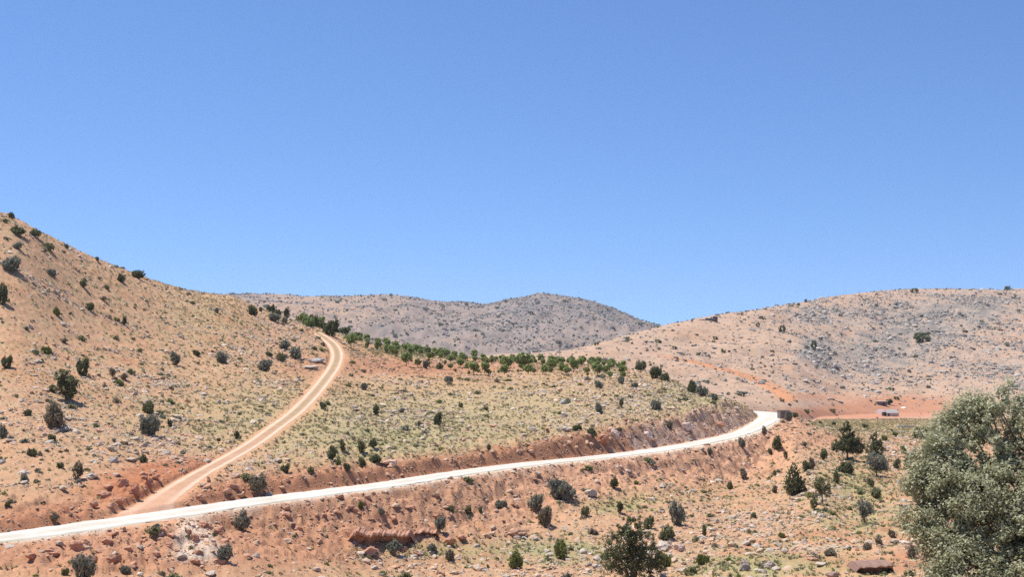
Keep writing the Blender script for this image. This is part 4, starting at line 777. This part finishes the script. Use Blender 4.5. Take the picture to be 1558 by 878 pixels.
# ---------------------------------------------------------------- rocks that stand out
def boulder(px_, py_, wpx, hpx, c, label, flat=.8, name='boulder', seed=None, sub=3):
    x, y, z = hit(px_, py_); o = link(name, boulder_mesh(name, seed or random.randint(1, 999), c, sub, flat)); s = wpx/F*y/1.75
    o.scale = (s, s*.8, hpx/F*y/(1.45*flat)); o.location = (x, y+s*.3, z+hpx/F*y*.32); o.rotation_euler = (0, 0, random.uniform(-.4, .4)); tag(o, label, 'rock')
RED = (.50, .27, .175); PAL = (.52, .44, .36); GRY = (.44, .41, .38)
for a in [(117,838,26,14,RED,'broad red boulder right below the road, left part'),(132,833,16,14,RED,'red boulder touching the broad red one below the road'),(80,845,24,12,RED,'flat red boulder left of the big shrub below the road'),
 (173,857,22,16,(.42,.23,.15),'dark red block right of the large shrub at bottom left'),(307,803,18,9,RED,'reddish slab on the road shoulder beside the gravel spill'),(295,822,14,10,RED,'reddish block inside the white gravel spill'),
 (286,812,12,8,RED,'smaller reddish block upstream in the gravel spill'),(245,810,14,9,RED,'reddish block at the left edge of the gravel spill'),(258,834,12,9,RED,'lone reddish block below left of the gravel spill'),(318,806,14,9,RED,'reddish block on the right edge of the spill'),
 (99,656,20,8,PAL,'pale flat rock beside the straggly brownish bush'),(135,728,20,8,PAL,'pale flat rock beside the upright brownish shrub'),(36,722,20,9,PAL,'pale rock above the red bank at far left'),(172,704,14,9,GRY,'grey rock on the lip of the red bank'),
 (200,703,20,8,PAL,'pale slab on the lip of the red bank above the track'),(470,562,26,7,PAL,'long pale slab on the red slope left of the track'),(478,552,26,8,GRY,'grey broken slab left of the track bend'),
 (857,636,12,9,PAL,'pale boulder on the spur slope under the orchard'),(810,656,11,9,PAL,'lone pale boulder on the grassy spur slope'),(862,658,16,8,PAL,'pale boulder pair above the red cut bank'),(856,615,10,8,GRY,'small grey boulder right under the orchard terrace'),
 (598,708,14,9,(.62,.42,.32),'pinkish slab just above the road right of the shrub cluster'),(900,756,18,12,PAL,'pale rock right of the largest rounded grey shrub'),
 (185,742,18,14,RED,'jagged red rock on the bank left of the track mouth'),(205,752,20,16,(.42,.2,.13),'largest dark red rock on the bank left of the track mouth'),(226,741,14,14,(.42,.2,.13),'dark red rock highest on the bank beside the track'),
 (158,758,20,12,RED,'red rock left of the largest one on the bank'),(180,765,18,10,(.5,.25,.16),'low red rock at the foot of the bank by the track mouth'),(140,772,16,10,RED,'red rock farthest left on the bank above the road'),
 (305,762,18,9,(.46,.24,.16),'brownish red rock between track and road, left one'),(345,752,18,8,(.46,.24,.16),'brownish red rock between track and road, right one'),(357,727,16,9,(.55,.36,.27),'pinkish rock on the rubble right of the track'),
 (915,672,20,14,(.42,.19,.12),'dark red rock in the hollow of the cut bank'),(935,668,18,14,(.62,.45,.36),'pinkish white rock in the cut bank right of the dark red hollow'),(985,668,18,12,(.66,.5,.41),'pale pink rock low in the cut bank'),(1045,655,18,12,(.66,.5,.41),'pale pink rock high in the cut bank'),(1095,650,16,10,(.5,.25,.16),'red rock near the far end of the cut bank'),
 (1010,838,26,14,PAL,'pale rock pile right of the dark multi-stemmed tree'),(1035,840,18,12,(.58,.42,.33),'pinkish rock right of the pale pile'),(787,818,24,12,(.42,.24,.16),'reddish overhanging block left of the pale brown-grey shrub'),
 (1133,868,20,18,(.36,.30,.26),'dark block at the lower left of the valley floor'),(1171,864,18,10,(.38,.30,.26),'dark flat rock right of its taller neighbour on the valley floor'),(1250,862,20,6,PAL,'pale flat slab on the valley floor'),
 (1268,882,22,12,(.34,.24,.2),'dark rock cut by the bottom frame edge'),(1376,828,14,6,(.66,.6,.52),'whitish flat stone at the oak side'),
 (685,830,24,16,RED,'red block broken off right of the ledge'),(560,846,26,14,RED,'red broken block under the left end of the ledge'),(612,842,16,10,RED,'small red block fallen in front of the ledge'),(633,846,14,9,(.52,.3,.2),'second small red block fallen in front of the ledge'),(700,822,16,9,RED,'upper red block right of the ledge')]: boulder(*a)
# long red ledge with a shaded face
def ledge(px0, px1, py_, hpx, label, seed, lc=(.46, .25, .16)):
    xa, ya, za = hit(px0, py_); xb, yb, zb = hit(px1, py_); n = 60; m = 9; L_ = math.hypot(xb-xa, yb-ya); hgt = hpx/F*ya; V = []; 
    prof = [(0.9, -.25), (.9, .0), (.85, .35), (.7, .6), (-.05, .72), (-.25, .86), (-.1, 1.02), (1.2, 1.12), (2.6, .9)]
    for i in range(n):
        t_ = i/(n-1); cx_ = xa+(xb-xa)*t_; cy_ = ya+(yb-ya)*t_; e = min(1, min(t_, 1-t_)*9+.15); st_ = float(fbm(np.array([t_*L_]), np.array([seed*1.0]), 1.1, 3, .6)[0]); hv = .85+.4*float(fbm(np.array([t_*L_]), np.array([seed*5.0]), .9, 3, .6)[0]); blk = float(fbm(np.array([round(t_*L_/.7)*3.1]), np.array([seed*2.0]), 1.3, 1)[0])
        zz = za+(zb-za)*t_
        for j, (dy, dz) in enumerate(prof): rn = float(fbm(np.array([t_*L_*1.0+j*.7]), np.array([j*.9+seed]), .8, 2, .6)[0])*.12; V.append((cx_+.03*st_+rn*.3, cy_+dy+rn+.22*st_+.10*blk+(1-e)*.6, zz-.05+hgt*hv*dz*(e if dz > 0 else 1)*(1+.18*st_)+rn*.6))
    I = np.arange(n*m).reshape(n, m); Fq = np.stack([I[:-1, :-1], I[1:, :-1], I[1:, 1:], I[:-1, 1:]], -1).reshape(-1, 4); c = np.array(lc)*np.random.default_rng(seed).uniform(.8, 1.15, (n*m, 1))
    tag(link('rock_ledge', mesh_np('rock_ledge', np.array(V), Fq, M_stone, c)), label, 'rock ledge')
ledge(527, 632, 829, 22, 'long red rock ledge with a dark overhanging face below the road', 3)
ledge(1303, 1362, 873, 15, 'dark reddish rock shelf at the bottom left of the foreground oak', 11, (.27, .17, .13))
ledge(628, 668, 819, 13, 'shorter thin red ledge continuing right of the long one', 5)

# ---------------------------------------------------------------- buildings across the valley, block by the road
import bmesh
def bx(name, dims, loc, mat, parent, rot=(0, 0, 0), bev=.03, jit=0):
    bm = bmesh.new(); bmesh.ops.create_cube(bm, size=1)
    for v in bm.verts: v.co = Vector((v.co.x*dims[0], v.co.y*dims[1], v.co.z*dims[2]))
    bmesh.ops.bevel(bm, geom=bm.edges[:], offset=bev, segments=1, affect='EDGES')
    if jit:
        bmesh.ops.subdivide_edges(bm, edges=bm.edges[:], cuts=3, use_grid_fill=True)
        for v in bm.verts: v.co += Vector([random.uniform(-jit, jit) for _ in range(3)])
    me = bpy.data.meshes.new(name); bm.to_mesh(me); bm.free(); me.materials.append(mat); o = link(name, me, parent); o.location = loc; o.rotation_euler = rot; return o
M_plaster = plain('weathered_plaster', (.50, .43, .37), .15, 1); M_tin = plain('grey_roof_sheet', (.31, .275, .26), .25, 1, .85); M_dark = plain('dark_opening', (.05, .045, .04), .2, 2)
M_block = plain('rough_stone_block', (.17, .135, .115), .3, 3); M_wall = plain('dry_stone', (.50, .45, .40), .35, 2); M_pink = plain('pink_sheet', (.62, .48, .44), .15, 1); M_ruin = plain('dark_ruin_stone', (.13, .12, .12), .3, 1)
x, y, z = hit(1357, 633, 400); h = empty('farm_shed', (x, y, z), 0, .8); tag(h, 'grey-roofed low farm shed with a white front across the valley', 'shed')
bx('wall', (5.2, 3.6, 1.5), (0, 0, .7), M_plaster, h); bx('roof', (5.6, 4.4, .12), (0, .1, 1.95), M_tin, h, (math.radians(22), 0, 0)); bx('gable', (5.0, .2, 1.3), (0, 1.7, 2.0), M_plaster, h)
bx('door', (.9, .06, 1.3), (-1.9, -1.84, .65), M_dark, h); bx('lean_to', (1.5, 2.6, 1.7), (-3.4, .2, .8), M_dark, h)
x, y, z = hit(1340, 631, 400); print('tent', x, y, z); h = empty('tent', (x, y, z+.3)); tag(h, 'small pale pink tent-like shelter left of the grey-roofed shed', 'shelter')
bx('side_sheet', (2.6, .06, 2.2), (0, -.62, .85), M_pink, h, (math.radians(-34), 0, 0)); bx('side_sheet', (2.6, .06, 2.2), (0, .62, .85), M_pink, h, (math.radians(34), 0, 0)); bx('end_sheet', (.06, 1.6, 1.2), (-1.28, 0, .5), M_pink, h)
x, y, z = hit(1341, 617, 400); h = empty('stone_shed', (x, y, z)); tag(h, 'low brownish stone shed with a pale flat roof left of the dark tree', 'shed')
bx('wall', (4.2, 3, 1.6), (0, 0, .7), M_block, h, jit=.04); bx('roof', (4.6, 3.4, .25), (0, 0, 1.65), M_plaster, h); bx('door', (.8, .06, 1.2), (.6, -1.56, .6), M_dark, h)
x, y, z = hit(1374, 621, 400); o = link('lime_heap', boulder_mesh('lime_heap', 5, (.72, .66, .58), 3, .5)); o.location = (x, y, z); o.scale = (1.6, 1.2, .9); tag(o, 'whitish heap of stones right of the farm sheds', 'stone heap')
x, y, z = hit(1377, 651, 300); o = bx('stone_wall', (4.2, .6, .6), (x, y, z+.2), M_wall, None, (0, 0, .1), .05, .06); tag(o, 'low whitish dry stone wall beyond the yellow field', 'wall')
x, y, z = hit(1192, 637.5); h = empty('stone_block', (x, y, z), .25); tag(h, 'dark brown square stone block at the outer edge of the road bend', 'stone block')
s_ = 15/F*y; bx('body', (s_, s_*.8, s_*.85), (0, 0, s_*.40), M_block, h, bev=.05, jit=.03); bx('cap', (s_*1.06, s_*.86, .08), (0, 0, s_*.85), M_block, h)
x, y, z = hit(1083, 488, 400); h = empty('ruin', (x, y, z)); tag(h, 'dark low ruin with a stubby tower on the skyline left of the right hill', 'ruin')
bx('wall', (5, 3, 1.7), (-1, 0, .5), M_ruin, h, jit=.2, bev=.1); bx('tower', (2.4, 2.4, 2.7), (1.9, 0, 1), M_ruin, h, jit=.2, bev=.1); bx('low_wall', (4, 2, .9), (-5, 0, .1), M_ruin, h, jit=.2, bev=.1)

# ---------------------------------------------------------------- air
me = bpy.data.meshes.new('haze'); bm = bmesh.new(); bmesh.ops.create_cube(bm, size=1)
for v in bm.verts: v.co = Vector((v.co.x*9600, 1620+v.co.y*3500, 0+(112 if v.co.z > 0 else float(Z.min())-1.5)))
bm.to_mesh(me); bm.free(); hz = link('haze', me); tag(hz, kind='stuff')
m = bpy.data.materials.new('haze'); m.use_nodes = True; t = m.node_tree; t.nodes.clear(); o_ = t.nodes.new('ShaderNodeOutputMaterial'); v = t.nodes.new('ShaderNodeVolumePrincipled')
v.inputs['Color'].default_value = (.90, .93, 1, 1); v.inputs['Density'].default_value = .00007; v.inputs['Anisotropy'].default_value = .3; t.links.new(v.outputs[0], o_.inputs['Volume']); me.materials.append(m)
print('Z range', Z.min(), Z.max())
